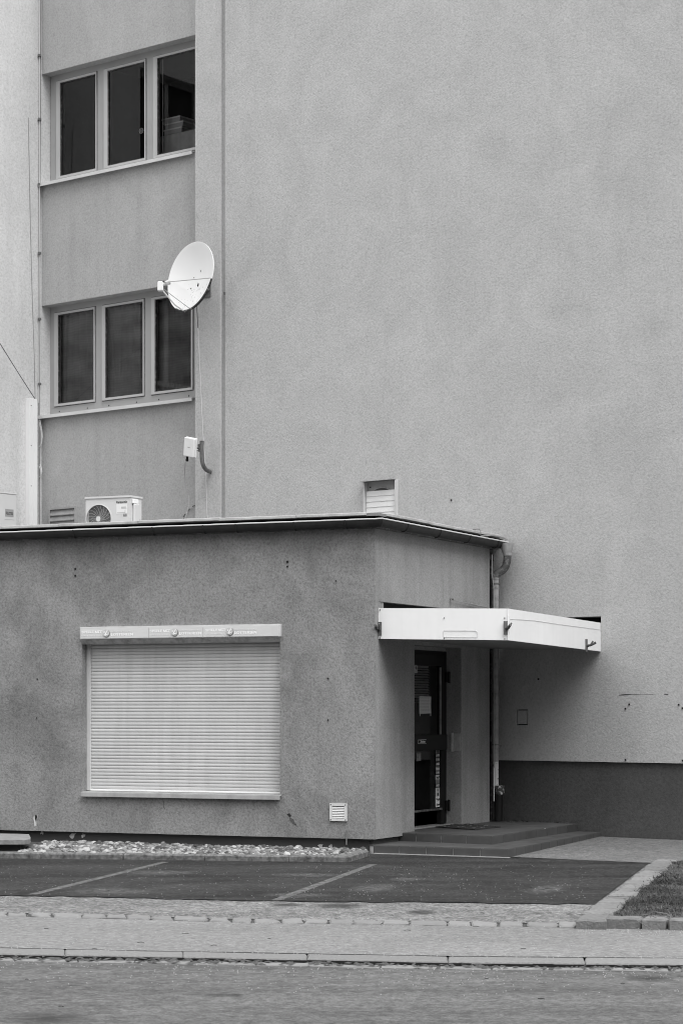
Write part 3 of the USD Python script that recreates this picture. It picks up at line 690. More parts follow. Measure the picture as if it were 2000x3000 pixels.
# closing the building off behind
obj('rear_wall', MB(W).box((ub - 1, uR), (9.0, 9.3), (-.1, TOP)), M['wall'], hall)
obj('end_wall', MB(W).box((uR - .3, uR), (.51, 9.0), (-.1, TOP)), M['wall'], hall)
obj('roof', MB(W).box((ub - 2, uR + .2), (-.02, 9.4), (TOP + .005, TOP + .3)), M['roof'], hall)
obj('wing_rear_wall', MB(L).box((-14, 9), (8.0, 8.3), (-.1, TOP)), M['wall_left'], hall)
obj('wing_end_wall', MB(L).box((-14.3, -14.005), (0, 8.3), (-.1, TOP)), M['wall_left'], hall)
obj('wing_roof', MB(L).box((-14.4, -.03), (-.02, 8.4), (TOP + .01, TOP + .3)), M['roof'], hall)
# hatch, screws, marks
obj('hatch', MB(W).box((hx[0][0] + .014, hx[1][0] - .014), (0.012, 0.05), (hx[1][1] + .014, hx[0][1] - .014), .003), M['wall'], hall)
obj('hatch_back', MB(W).box((hx[0][0] - .02, hx[1][0] + .02), (0.06, 0.3), (hx[1][1] - .02, hx[0][1] + .02)), M['void'], hall)
for px, py in ((1843, 2064), (1832, 2076.5), (1988, 2065), (1999, 2075), (1832, 2227), (2000, 2229), (1577, 1990), (1322, 1465)):
    u, z = W.hit(px, py)
    obj('wall_plug', MB(W).disc(u, z, .013, -.012, .01, 10), M['hole'], hall)
sc = [(1812, 2037), (1822, 2036), (1850, 2034), (1880, 2035), (1905, 2034), (1925, 2035)]
pts = [W.hit(*p) for p in sc]
obj('scratch', MB(W).tube([(u, .002, z) for u, z in pts], [.005, .008, .005, .003, .004, .002], 5), M['hole'], hall)
u0, z0_ = W.hit(1945, 2034); u1, _ = W.hit(1957, 2034)
obj('scratch', MB(W).tube([(u0, .002, z0_), (u1, .002, z0_ - .005)], .006, 5), M['hole'], hall)

# ---------------------------------------------------------------- low shop building
shop = thing('shop_building', np.append(C, 0), 'low grimy flat-roofed shop annexe with roller shutter and corner entrance', 'building')
FZ0 = 0.5 * (F.hit(1097.8, 2459.7)[1] + F.hit(200, 2438)[1])
EAVE = 4.14
sw = [F.hit(239.4, 2335), F.hit(820, 2344)]
swt = 0.5 * (F.hit(239, 1880)[1] + F.hit(820, 1872)[1]); swb = 0.5 * (F.hit(239, 2325)[1] + F.hit(820, 2333)[1])
fw = Polygon([(-10.6, FZ0), (0, FZ0), (0, EAVE), (-10.6, EAVE)]).difference(sbox(sw[0][0], swb, sw[1][0], swt))
obj('front_wall', MB(F).poly(fw, 0, 0.3), M['front'], shop)
obj('front_plinth', MB(F).box((-10.5, -0.1), (0.075, 0.3), (-0.15, FZ0 - .002)), M['plinth_low'], shop)
tS = S.u(1434)
dl, dr = S.u(1213.8), S.u(1351)
dzt = np.mean([S.hit(1213.8, 1889)[1], S.hit(1350, 1899)[1]])
LANDZ = 0.219
sz_slot = S.hit(1109, 1762)[1]
side = Polygon([(0.001, FZ0), (tS, FZ0), (tS, EAVE), (0.001, EAVE)]).difference(sbox(dl, LANDZ - .3, dr, dzt)).difference(sbox(S.u(1109), sz_slot - .3, S.u(1345), sz_slot))
# the side wall starts behind the front wall's end so that no two faces share a plane
sidem = MB(S).poly(side.intersection(sbox(0.0, -1, 20, 20)), 0.0015, 0.24)
obj('side_wall', sidem, M['side'], shop)
obj('slot_back', MB(S).box((S.u(1105), S.u(1349)), (0.1, 0.235), (sz_slot - .32, sz_slot + .02)), M['void'], shop)
obj('side_plinth', MB(S).box((0.08, tS - .02), (0.06, 0.3), (-0.15, FZ0 - .002)), M['plinth_low'], shop)
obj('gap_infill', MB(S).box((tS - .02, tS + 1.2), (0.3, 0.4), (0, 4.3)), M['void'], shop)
obj('gap_beam', MB(S).box((tS + .003, tS + .5), (0.1, 0.25), (S.hit(1445, 1640)[1], S.hit(1445, 1621)[1])), M['pipe_dark'], shop)
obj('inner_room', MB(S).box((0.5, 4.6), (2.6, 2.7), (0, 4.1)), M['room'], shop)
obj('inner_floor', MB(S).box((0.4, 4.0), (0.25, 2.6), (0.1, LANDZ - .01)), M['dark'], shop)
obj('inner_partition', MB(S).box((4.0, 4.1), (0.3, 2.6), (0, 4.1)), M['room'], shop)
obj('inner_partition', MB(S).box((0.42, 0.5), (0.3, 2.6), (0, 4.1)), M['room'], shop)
# eaves swept round the corner
mat2 = np.array([-F.n, -S.n]); kc = np.linalg.solve(mat2, np.ones(2))
uL = -10.6
def eave(prof, mb=None, e_end=None):
    """closed profile of (outward, z) swept along front and door side, mitred at the corner"""
    e_end = tS + .25 if e_end is None else e_end
    pr = np.array(prof); k = len(pr)
    A = np.array([np.append(F.p + uL * F.d - o * F.n, z) for o, z in pr])
    Cn = np.array([np.append(C + o * kc, z) for o, z in pr])
    E = np.array([np.append(S.p + e_end * S.d - o * S.n, z) for o, z in pr])
    V = np.vstack([A, Cn, E]); Fs = []
    for s in (0, k):
        for i in range(k):
            j = (i + 1) % k; Fs += [[s + i, s + j, s + k + j], [s + i, s + k + j, s + k + i]]
    tv, tf = trimesh.creation.triangulate_polygon(Polygon(pr), engine='earcut')
    m = MB().add(V, Fs)
    for ring, P0 in ((0, A), (2, E)):
        base = np.array([P0[np.argmin(np.abs(pr - t).sum(1))] for t in tv]); m.add(base, tf)
    t = m.tri(); t.merge_vertices(); trimesh.repair.fix_normals(t); return t
obj('soffit', eave([(-.2, EAVE + .002), (.03, EAVE + .002), (.045, EAVE + .03), (.06, EAVE + .035), (.075, EAVE + .075), (-.2, EAVE + .075)]), M['pipe_dark'], shop)
obj('fascia', eave([(-.2, EAVE + .077), (.055, EAVE + .077), (.055, ROOFZ - .042), (-.2, ROOFZ - .042)]), M['void'], shop)
# roof deck
rp = [F.p + uL * F.d - .1 * F.n, C + .1 * kc, S.p + (tS + .3) * S.d - .1 * S.n, W.pt(W.u(1448), .05, 0)[:2], W.pt(uP0, .3, 0)[:2], B.pt(ub, .1, 0)[:2], L.pt(-7, .1, 0)[:2]]
obj('roof', MB().flat(Polygon([tuple(p) for p in rp]), ROOFZ - .04, ROOFZ - .004), M['roof'], shop)
# edge flashing in lengths
def flash(pl, a, b, zj):
    return MB(pl).box((a, b), (-.128, -.06), (ROOFZ - .036 + zj, ROOFZ + .004 + zj), .006)
ks = [-10.5, -8.6, -6.9, -5.75, -4.55, -3.35, -2.15, -1.05, -.075]
for i, (a, b) in enumerate(zip(ks[:-1], ks[1:])):
    obj('edge_flashing', flash(F, a, b + (.02 if i < 7 else 0), .003 * (i % 3)), M['flash'], shop)
ks = [.12, .55, 1.5, 2.45, 3.3, tS + .1]
for i, (a, b) in enumerate(zip(ks[:-1], ks[1:])):
    obj('edge_flashing', flash(S, a, b + .02, .003 * ((i + 1) % 3)), M['flash'], shop)
# half-round gutter
gc, gz, gr = .125, 4.242, .068
ang = np.linspace(math.pi, 2 * math.pi, 13)
outer = [(gc - gr * math.cos(t) * -1, gz + gr * 1.45 * math.sin(t)) for t in ang]
inner = [(gc + (gr - .006) * math.cos(t), gz + (gr * 1.45 - .006) * math.sin(t)) for t in ang[::-1]]
gutter = obj('gutter', eave(outer + inner), M['zinc'], shop)
obj('bead', eave([(gc + gr + .007 * math.cos(t), gz + .002 + .009 * math.sin(t)) for t in np.linspace(0, 2 * math.pi, 9)[:-1]]), M['bead'], gutter)
def strap(pl, u):
    th = np.linspace(math.pi, 2 * math.pi, 11)
    pts = [(u, -(gc + (gr + .004) * math.cos(t)), gz + (gr * 1.45 + .004) * math.sin(t)) for t in th]
    m = MB(pl); m.tube(pts, .008, 5); return m
for px in (214, 446, 594, 690, 860, 1010): obj('bracket', strap(F, F.u(px, -.19)), M['void'], gutter)
for px in (1195, 1291, 1377, 1460): obj('bracket', strap(S, S.u(px, -.19)), M['void'], gutter)

# roller shutter in its opening
shut = obj('roller_shutter', MB(F).box((sw[0][0] + .02, sw[1][0]), (.2, .24), (swb, swt)), M['void'], shop)
gl0, gl1 = F.u(254, .13), F.u(266, .13)
obj('guide_rail', MB(F).box((gl0, gl1), (.12, .2), (swb + .03, swt), .004), M['white_dirty'], shut)
obj('guide_rail', MB(F).box((sw[1][0] + .0, sw[1][0] + .06), (.12, .2), (swb + .03, swt), .004), M['white_dirty'], shut)
pitch = 0.0452; z = swb + .055; i = 0
while z < swt - .02:
    a, b = gl1 + .003, sw[1][0] + .03
    t = trimesh.util.concatenate([])if False else None
    hh_ = pitch - .003
    prof = [(.148, z), (.142, z + .006), (.139, z + hh_ * .5), (.142, z + hh_ - .006), (.148, z + hh_), (.165, z + hh_), (.165, z)]
    tl = R.normal(0, .0005)
    k = len(prof)
    V = np.array([(u_, p[0], p[1] + (tl if u_ == b else 0)) for u_ in (a, b) for p in prof]); Fs = []
    for q in range(k):
        j = (q + 1) % k; Fs += [[q, k + j, j], [q, k + q, k + j]]
    Fs += [[0, j + 1, j] for j in range(1, k - 1)] and [[0, j, j + 1] for j in range(1, k - 1)] + [[k, k + j + 1, k + j] for j in range(1, k - 1)]
    tm = MB(F).add(V, [f[::-1] for f in Fs]).tri(); trimesh.repair.fix_normals(tm)
    obj('slat', tm, M['slat'], shut)
    z += pitch; i += 1
obj('bottom_bar', MB(F).box((gl1 - .03, sw[1][0] + .02), (.128, .17), (swb + .026, swb + .052), .004), M['white'], shut)
svx0, svx1 = F.u(236.5, -.06), F.u(818.6, -.06)
V = [];
m = MB(F).box((svx0, svx1), (-.06, -.045), (swb - .045, swb + .012), .003).box((svx0, svx1), (-.0445, .2), (swb + .003, swb + .022), .003)
obj('sill', m, M['louvre'], shop)
# shutter box
bx0, bx1 = F.u(233.5, -.05), F.u(820.6, -.05)
zt_ = .5 * (F.hit(233, 1839)[1] + F.hit(820.6, 1827.7)[1]); zm_ = .5 * (F.hit(233, 1874.5)[1] + F.hit(820, 1866)[1]); zl_ = .5 * (F.hit(240, 1889)[1] + F.hit(820, 1880)[1])
hb = MB(F).box((bx0, bx1), (-.05, .2), (zm_ + .002, zt_), .004)
box_ = obj('shutter_box', hb, M['white_dirty'], shop)
# slanted lip under it
pv = np.array([(u_, w_, z_) for u_ in (bx0 + .01, bx1 - .01) for w_, z_ in ((-.045, zm_), (.0, zl_), (.19, zl_), (.19, zm_))])
lip = MB(F).add(pv, [[0, 1, 5], [0, 5, 4], [1, 2, 6], [1, 6, 5], [2, 3, 7], [2, 7, 6], [3, 0, 4], [3, 4, 7], [0, 2, 1], [0, 3, 2], [4, 5, 6], [4, 6, 7]]).tri()
trimesh.repair.fix_normals(lip); obj('lip', lip, M['pipe_grey'], box_)
# three lottery signs on the box
sp = [(237, 434.5), (436.5, 594), (596, 815)]
for si, (a, b) in enumerate(sp):
    ua, ub_ = F.u(a, -.052), F.u(b, -.052)
    zc = (zt_ + zm_) / 2 - .004; hgt = (zt_ - zm_) - .03
    sg = thing('lottery_sign', F.pt((ua + ub_) / 2, -.052, zm_), ['longest lottery sign panel, at the left end above the roller shutter', 'middle lottery sign panel above the roller shutter', 'right-hand lottery sign panel above the roller shutter, blank at its right end'][si], 'sign')
    V = [(ua, -.056, zc - hgt / 2), (ub_, -.056, zc - hgt / 2), (ub_, -.056, zc + hgt / 2), (ua, -.056, zc + hgt / 2 - (.016 if si == 0 else 0))]
    m = MB(F).poly(Polygon([(v[0], v[2]) for v in V]), -.056, -.0505)
    obj('panel', m, M['signface'], sg)
    X = lambda px: F.u(px, -.057)
    off = [0, 200, 362][si]
    t0, t1 = X(238.5 + off), X(297.5 + off)
    obj('lettering', MB(F).text('SPIELE MIT', t0, -.0562, zc + .004, .03, True, width=t1 - t0), M['signtext'], sg)
    obj('lettering', MB(F).text('verantwortung', t0, -.0562, zc - .04, .022, width=t1 - t0), M['signtext2'], sg)
    l0, l1 = X(324 + off), X(388 + off)
    obj('lettering', MB(F).text('\u00f6sterreichische', l0, -.0562, zc + .012, .022, width=l1 - l0), M['signtext2'], sg)
    obj('lettering', MB(F).text('LOTTERIEN', l0, -.0562, zc - .035, .033, True, width=l1 - l0), M['signtext'], sg)
    uc = X(311 + off); r_ = .053
    em = obj('emblem', MB(F).disc(uc + .004, zc - .005, r_, -.060, -.0562, 24), M['emblem_rim'], sg)
    obj('emblem_face', MB(F).disc(uc - .002, zc + .001, r_ * .93, -.064, -.0602, 24), M['emblem'], em)
    sw_pts = [(uc + .022, -.066, zc + .036), (uc + .008, -.066, zc + .012), (uc - .008, -.066, zc - .012), (uc - .016, -.066, zc - .026), (uc - .004, -.066, zc - .03), (uc + .022, -.066, zc - .018)]
    obj('swoosh', MB(F).tube(sw_pts, [.004, .008, .008, .008, .008, .005], 6), M['signtext'], em)
    obj('dot', MB(F).disc(uc - .026, zc + .014, .009, -.067, -.0642, 10), M['signtext'], em)
# marks on the front wall
for px, py, r_ in ((221, 1667, .014), (221, 1687, .014), (842, 1646, .016), (842, 1660, .012), (961, 1988, .012), (961, 2110, .012), (110, 1990, .01), (984, 1702, .009), (108, 2104, .008)):
    u, z = F.hit(px, py)
    obj('wall_plug', MB(F).disc(u, z, r_, -.009, .01, 10), M['hole'], shop)
def patch(pl, pts, mat, name='plaster_chip', off=-.003):
    obj(name, MB(pl).poly(Polygon([pl.hit(*p) for p in pts]).buffer(0), off, .02), mat, shop)
patch(F, [(100, 2390), (111, 2388), (109, 2400), (107, 2408), (106, 2421), (101, 2422), (100, 2408), (98, 2398)], M['chip'])
patch(F, [(102, 2389), (110, 2389), (109, 2396), (106, 2408), (103, 2400)], M['hole'], 'hole', -.0055)
patch(F, [(840, 2386), (848, 2383), (853, 2391), (848, 2395)], M['hole'], 'hole')
patch(F, [(848, 2396), (860, 2400), (862, 2408), (868, 2416), (862, 2417), (850, 2406)], M['plinth'], 'plaster_chip')
obj('crack', MB(F).tube([(*F.hit(px, py), 0)[:1] + (.001,) + (F.hit(px, py)[1],) for px, py in ((858, 2410), (864, 2417), (868, 2418))], .004, 5), M['hole'], shop)
obj('crack', MB(F).tube([(F.hit(px, py)[0], .001, F.hit(px, py)[1]) for px, py in ((478, 2347), (480, 2352), (478, 2360), (483, 2372))], .004, 5), M['hole'], shop)
obj('drain_tube', MB(F).tube([(F.u(1015.5), -.012, F.hit(1015, 2432)[1]), (F.u(1015.5), -.012, .1)], .008, 6), M['granite'], shop)

# door in its recess
DR = 0.225
door = obj('door', MB(S).box((dl + .02, dr - .002), (DR + .05, DR + .07), (dzt - .14, dzt - .01)), M['door'], shop)
D = lambda px: S.u(px, DR)
dzz = lambda px, py: S.hit(px, py, DR)[1]
gR = D(1288); z_gt = dzz(1250, 1950); z_c1 = dzz(1250, 2153); z_c0 = dzz(1250, 2199); z_b = dzz(1250, 2371)
ut = dr - .003; dtop = dzt - .1
leaf = Polygon([(dl + .1, LANDZ + .02), (ut - .09, LANDZ + .02), (ut - .09, dtop), (dl + .1, dtop)])
leaf = leaf.difference(sbox(dl + .2, z_c0, gR, 0)).difference(sbox(dl + .2, z_b, gR, z_c0 + .02)).difference(sbox(dl + .2, z_c1 - .02, gR, z_gt))
obj('leaf_frame', MB(S).poly(leaf, DR - .02, DR + .045), M['door'], door)
obj('door_frame', MB(S).poly(sbox(dl + .01, LANDZ, ut, dtop + .05).difference(sbox(dl + .09, LANDZ - 1, ut - .085, dtop + .005)), DR, DR + .07), M['door'], door)
obj('lintel_strip', MB(S).box((dl + .005, ut), (DR + .004, DR + .09), (dtop + .052, dzt + .02)), M['side'], door)
obj('glazing_bead', MB(S).box((gR - .02, gR - .006), (DR - .026, DR), (z_c1, z_gt - .02)), M['pipe_grey'], door)
for za_, zb_ in ((z_c1 - .02, z_gt), (z_b, z_c0 + .02)):
    obj('pane', MB(S).add([(dl + .2, DR + .012, za_), (gR, DR + .012, za_), (gR, DR + .012, zb_), (dl + .2, DR + .012, zb_)], [[0, 1, 2], [0, 2, 3]]), M['glass'], door)
obj('crossbar', MB(S).box((dl + .1, S.u(1309, DR - .08)), (DR - .085, DR - .021), (z_c0, z_c1), .006), M['door'], door)
obj('bottom_bead', MB(S).box((dl + .1, gR + .02), (DR - .03, DR - .0205), (z_b - .03, z_b), .003), M['pipe_dark'], door)
for zz in (dzz(1305, 2360), dzz(1305, 1985)):
    obj('hinge', MB(S).box((ut - .11, ut - .02), (DR - .06, DR - .021), (zz - .07, zz + .07), .006).tube([(ut - .07, DR - .07, zz - .08), (ut - .07, DR - .07, zz + .08)], .016, 10), M['door'], door)
obj('threshold', MB(S).box((dl + .012, ut), (DR - .12, DR + .1), (LANDZ + .001, LANDZ + .02), .004), M['pipe_grey'], door)
bl = obj('blind', MB(S).box((dl + .25, gR - .12), (DR + .12, DR + .13), (z_gt - .03, z_gt)), M['grey_plate'], door)
for k_ in range(14):
    zz = z_gt - .05 - k_ * .035
    V = [(dl + .25, DR + .105, zz - .012), (gR - .12, DR + .105, zz - .012), (gR - .12, DR + .13, zz + .01), (dl + .25, DR + .13, zz + .01)]
    obj('blind_slat', MB(S).add(V, [[0, 1, 2], [0, 2, 3]]), M['grey_plate'], door)
# jamb niche of bare plaster: on the far reveal
J = Plane(S.pt(dr, 0, 0)[:2], -S.n * -1, 0.0)
nz0, nz1 = S.hit(1340, 2203, .1)[1], S.hit(1340, 2147, .1)[1]
obj('niche', MB(S).box((dr - .014, dr + .02), (.118, .15), (nz0, nz1), .003), M['chip'], shop)
obj('niche_panel', MB(S).box((dr - .008, dr + .01), (.01, .114), (nz0 + .008, nz1 - .012), .002), M['niche'], shop)

# things stuck on the door
def on_glass(px, py, w): return S.hit(px, py, w)
gw = DR + .008
ps = thing('pull_sign', S.pt(D(1239), DR - .09, z_c0 + .1), 'small black door plate reading Ziehen on the crossbar', 'sign')
a, z1 = on_glass(1224.3, 2168, DR - .086); b, z0 = on_glass(1248, 2179.5, DR - .086)
obj('border', MB(S).box((a, b), (DR - .088, DR - .0855), (z0, z1)), M['sticker_light'], ps)
obj('plate', MB(S).box((a + .006, b - .006), (DR - .0915, DR - .0885), (z0 + .006, z1 - .006)), M['black'], ps)
obj('lettering', MB(S).text('Ziehen', a + .055, DR - .0918, z0 + .016, .028, True, width=(b - a) * .6), M['sticker_white'], ps)
nt = thing('paper_notice', S.pt(*[on_glass(1244, 2090, gw)[0], gw, on_glass(1244, 2090, gw)[1]]), 'handwritten white paper notice taped inside the upper door glass', 'notice')
a, z1 = on_glass(1227.3, 2040, gw); b, z0 = on_glass(1261.5, 2091, gw)
obj('sheet', MB(S).poly(Polygon([(a, z0), (a + .05, z0 - .004), (b, z0 + .003), (b - .008, z0 + .1), (b, z1 - .004), (a, z1)]), gw - .004, gw), M['paper'], nt)
for k_ in range(5):
    zz = z1 - .022 - k_ * (z1 - z0 - .03) / 5; uu = a + .02
    mm = MB(S)
    while uu < b - .05 - .03 * (k_ % 2):
        ln = .015 + .03 * R.random()
        mm.tube([(uu, gw - .005, zz - .006), (uu + ln * .3, gw - .005, zz + .004), (uu + ln * .6, gw - .005, zz - .004), (uu + ln, gw - .005, zz + .003)], .0022, 4); uu += ln + .012
    obj('handwriting', mm, M['ink'], nt)
for uu in (a + .006, b - .03): obj('tape', MB(S).box((uu, uu + .022), (gw - .0058, gw - .0045), (z0 - .035, z0 + .06)), M['sticker_light'], nt)
def small_sticker(px0, py0, px1, py1, mat, label, w):
    a, z1 = on_glass(px0, py0, w); b, z0 = on_glass(px1, py1, w)
    t = thing('door_sticker', S.pt(a, w, z0), label, 'sticker')
    obj('sheet', MB(S).box((a, b), (w - .003, w), (z0, z1)), mat, t)
    return t, a, b, z0, z1
t, a, b, z0, z1 = small_sticker(1209, 1950, 1221.5, 1972, M['paper'], 'white pictogram sticker at the upper left corner of the door glass', gw)
obj('pictogram', MB(S).poly(blob_poly((a + b) / 2 + .02, z0 + (z1 - z0) * .7, .03, .02, 10, .4), gw - .005, gw - .0032).box((a + .05, b - .01), (gw - .005, gw - .0032), (z0 + .02, z0 + .025)).box((a + .05, b - .02), (gw - .005, gw - .0032), (z0 + .035, z0 + .04)), M['sticker_dark'], t)
t, a, b, z0, z1 = small_sticker(1219, 2206, 1231.7, 2230, M['sticker_mid'], 'small grey leaflet inside the lower door glass, below the crossbar', gw)
obj('print', MB(S).poly(blob_poly(a + .04, z0 + .05, .012, .018, 9, .4), gw - .005, gw - .0032).box((a + .02, b - .03), (gw - .005, gw - .0032), (z1 - .015, z1 - .01)), M['sticker_dark'], t)
strip_ = thing('sticker_strip', S.pt(on_glass(1281, 2365, gw)[0], gw, on_glass(1281, 2365, gw)[1]), 'tall column of small square brand stickers down the right of the lower door glass', 'stickers')
ys = [2198, 2208, 2220.5, 2233, 2246, 2259, 2271, 2284, 2296.5, 2308.5, 2321.5, 2334, 2349, 2365]
look = ['sticker_mid', 'sticker_dark', 'sticker_dark', 'sticker_dark', 'sticker_mid', 'sticker_dark', 'sticker_light', 'sticker_mid', 'sticker_dark', 'sticker_light', 'sticker_light', 'sticker_white', 'sticker_white']
words = ['', 'LOTTO', 'TOTO', 'JOKER', 'tipp', 'EURO', '', '', 'LUCKY', '', '', '', '']
for k_ in range(13):
    a, z1 = on_glass(1275, ys[k_] + .6, gw - .002); b, z0 = on_glass(1287.5, ys[k_ + 1] - .4, gw - .002)
    s_ = obj('sticker', MB(S).box((a, b), (gw - .006, gw - .003), (z0, z1)), M[look[k_]], strip_)
    if words[k_]:
        obj('lettering', MB(S).text(words[k_], a + .012, gw - .0062, z0 + .018, (z1 - z0) * .5, True, width=(b - a) * .8), M['sticker_white'], s_)
    elif k_ in (6, 11, 12):
        for q in range(3): obj('print', MB(S).poly(blob_poly(a + (b - a) * (.25 + .27 * q), z0 + (z1 - z0) * (.4 + .2 * R.random()), .018, .014, 8, .5), gw - .009, gw - .0062), M['sticker_dark'], s_)
    elif k_ in (10, 0): obj('print', MB(S).disc(a + (b - a) * .5, (z0 + z1) / 2, .024, gw - .009, gw - .0062, 14), M['sticker_dark'], s_)
    elif k_ == 9: obj('print', MB(S).disc(a + (b - a) * .5, (z0 + z1) / 2, .02, gw - .009, gw - .0062, 14), M['sticker_mid'], s_)

# ---------------------------------------------------------------- entrance steps
Z1 = 0.11
steps = thing('entrance_steps', ground(1480, 2500, 0), 'low two-tier entrance steps of dark tiles with pale grout under the canopy', 'steps')
def gp(px, py, z): return ground(px, py, z)[:2]
l0, l1 = gp(1092, 2476, Z1), gp(1487, 2488, Z1); l2 = W.pt(W.u(1758), -.002, 0)[:2]
u0_, u1_ = gp(1146, 2439, LANDZ), gp(1440, 2450, LANDZ); u2_ = W.pt(W.u(1690), -.002, 0)[:2]
back = W.pt(W.u(1440), -.002, 0)[:2]
inn = S.pt(tS, .15, 0)[:2]
def inset(p, n_, d): return p
def tier(a, b, c, z0, z1, inner_pts, ntf, nts, core_in=.012, topmat='tile_top'):
    poly = Polygon([a, b, c] + inner_pts).convex_hull
    obj('core', MB().flat(poly.buffer(-core_in, join_style=2), -.15, z1 - .006), M['grout'], steps)
    # riser tiles
    for p, q, n in ((a, b, ntf), (b, c, nts)):
        d = (q - p) / np.linalg.norm(q - p); n2 = np.array([d[1], -d[0]]); ln = np.linalg.norm(q - p) / n
        for i in range(n):
            s0, s1 = i * ln + .005, (i + 1) * ln - .005
            pl = Plane(p, d)
            obj('riser_tile', MB(pl).box((s0, s1), (.0, .012), (z0 - .02 if z0 > 0 else -.05, z1 - .010 + R.normal(0, .0006)), .002), M['tile'], steps)
    return poly
pl1 = tier(l0, l1, l2, 0.0, Z1, [back, inn, S.pt(.1, .15, 0)[:2]], 5, 12)
pl2 = tier(u0_, u1_, u2_, Z1, LANDZ, [back, inn, S.pt(1.4, .2, 0)[:2]], 4, 8)
# tread and landing tiles: a grid cut by the outline
def grid_tiles(poly, org, d, t, z, name):
    n = np.array([-d[1], d[0]])
    P = np.array(poly.exterior.coords) - org; a0, a1 = (P @ d).min(), (P @ d).max(); b0, b1 = (P @ n).min(), (P @ n).max()
    for i in range(int(math.floor(a0 / t)), int(math.ceil(a1 / t))):
        for j in range(int(math.floor(b0 / t)), int(math.ceil(b1 / t))):
            c = [org + d * x_ * t + n * y_ * t for x_, y_ in ((i, j), (i + 1, j), (i + 1, j + 1), (i, j + 1))]
            q = Polygon(c).intersection(poly).buffer(-.003, join_style=2)
            if q.is_empty or q.area < .004: continue
            obj(name, MB().flat(q, z - .016, z + R.normal(0, .0006)), M['tile_top'], steps)
dd = (l1 - l0) / np.linalg.norm(l1 - l0)
grid_tiles(pl1.difference(pl2.buffer(-.02)), l1, dd, .33, Z1 - .002, 'tread_tile')
dd = (u1_ - u0_) / np.linalg.norm(u1_ - u0_)
grid_tiles(pl2, u1_, dd, .33, LANDZ - .002, 'landing_tile')
me = strip(l0 + np.array([.02, -.02]), l1 + np.array([.02, -.02]), .045)
obj('mortar_edge', MB().flat(me, -.02, .008), M['niche'], steps)
# worn pale grout edge where the riser meets the bay
dm = thing('doormat', ground(1370, 2425, LANDZ), 'dark ribbed doormat with leaf crumbs on the landing before the door', 'doormat')
mp = [gp(px, py, LANDZ) for px, py in ((1242, 2422.5), (1392, 2433), (1466, 2425), (1330, 2412.5))]
obj('mat', MB().flat(Polygon(mp), LANDZ, LANDZ + .012), M['mat'], dm)
mm = MB()
for k_ in range(60):
    w_ = R.random(2); p = (mp[0] * (1 - w_[0]) + mp[1] * w_[0]) * (1 - w_[1]) + (mp[3] * (1 - w_[0]) + mp[2] * w_[0]) * w_[1]
    a_ = R.uniform(0, 6.28); d_ = np.array([math.cos(a_), math.sin(a_)]) * R.uniform(.01, .03); n_ = np.array([-d_[1], d_[0]]) * .4
    z_ = LANDZ + .015
    mm.add([[*(p - d_), z_], [*(p + n_), z_ + .008], [*(p + d_), z_ + .004], [*(p - n_), z_]], [[0, 3, 2], [0, 2, 1]])
lc = obj('leaf_crumbs', mm, M['litter']); tag(lc, 'dry leaf crumbs scattered on the doormat', 'leaf litter', None, 'stuff')
mm = MB()
for k_ in range(90):
    t_ = R.random(); p = back * (1 - t_) + u2_ * t_ - W.n * abs(R.normal(0, .07)); 
    if R.random() < .45: p = inn + S.d * .1 - S.n * (.25 + abs(R.normal(0, .12))) + W.d * R.normal(0, .12)
    a_ = R.uniform(0, 6.28); d_ = np.array([math.cos(a_), math.sin(a_)]) * R.uniform(.012, .035); n_ = np.array([-d_[1], d_[0]]) * .5
    z_ = LANDZ + .004
    mm.add([[*(p - d_), z_], [*(p + n_), z_ + .01], [*(p + d_), z_ + .005], [*(p - n_), z_]], [[0, 3, 2], [0, 2, 1]])
lc = obj('leaf_debris', mm, M['litter']); tag(lc, 'small heap of dead leaves on the landing along the wall foot', 'leaf litter', None, 'stuff')

# ---------------------------------------------------------------- canopy
can = thing('canopy', S.pt(S.u(1250), -.8, 2.7), 'wide white box canopy over the shop entrance', 'canopy')
def cpt(px, yt, yb, Y): return at(px, yt, Y), at(px, yb, Y)
ya = S.pt(S.u(1108), 0, 0)[1]; yd = W.pt(W.u(1759), 0, 0)[1]
A1, A0 = cpt(1108, 1781.4, 1872, ya); B1, B0 = cpt(1488.5, 1783.2, 1876, 27.24); D1, D0 = cpt(1759, 1824.8, 1908.8, yd)
def slab(p0, p1, q0, q1, th, inner):
    """panel from edge p (bottom, top) to edge q, th thick towards inner"""
    iv = np.append(np.array(inner) / np.linalg.norm(inner) * th, 0)
    V = [p0, q0, q1, p1, p0 + iv, q0 + iv, q1 + iv, p1 + iv]
    t = MB().add(V, [[0, 1, 2], [0, 2, 3], [5, 4, 7], [5, 7, 6], [4, 0, 3], [4, 3, 7], [1, 5, 6], [1, 6, 2], [3, 2, 6], [3, 6, 7], [4, 5, 1], [4, 1, 0]]).tri()
    trimesh.repair.fix_normals(t); return t
gap = .004
dAB = (B0 - A0) / np.linalg.norm(B0 - A0); dBD = (D0 - B0) / np.linalg.norm(D0 - B0)
inw = np.array([-dAB[1], dAB[0]]); inw2 = np.array([-dBD[1], dBD[0]])
obj('front_fascia', slab(A0, A1, B0 - dAB * gap, B1 - dAB * gap, .02, inw), M['fascia'], can)
obj('side_fascia', slab(B0 + dBD * gap, B1 + dBD * gap, D0, D1, .02, inw2), M['fascia'], can)
zs = min(A0[2], B0[2], D0[2])
deck = Polygon([A0[:2] + inw * .02 + dAB[:2] * .02, B0[:2] + inw * .03 + inw2 * .03, D0[:2] + inw2 * .03, W.pt(W.u(1500), .02, 0)[:2], S.pt(tS, .05, 0)[:2], S.pt(S.u(1112), .06, 0)[:2]])
cf = np.linalg.solve(np.array([[*p[:2], 1] for p in (A0, B0, D0)]), np.array([A0[2], B0[2], D0[2]]))
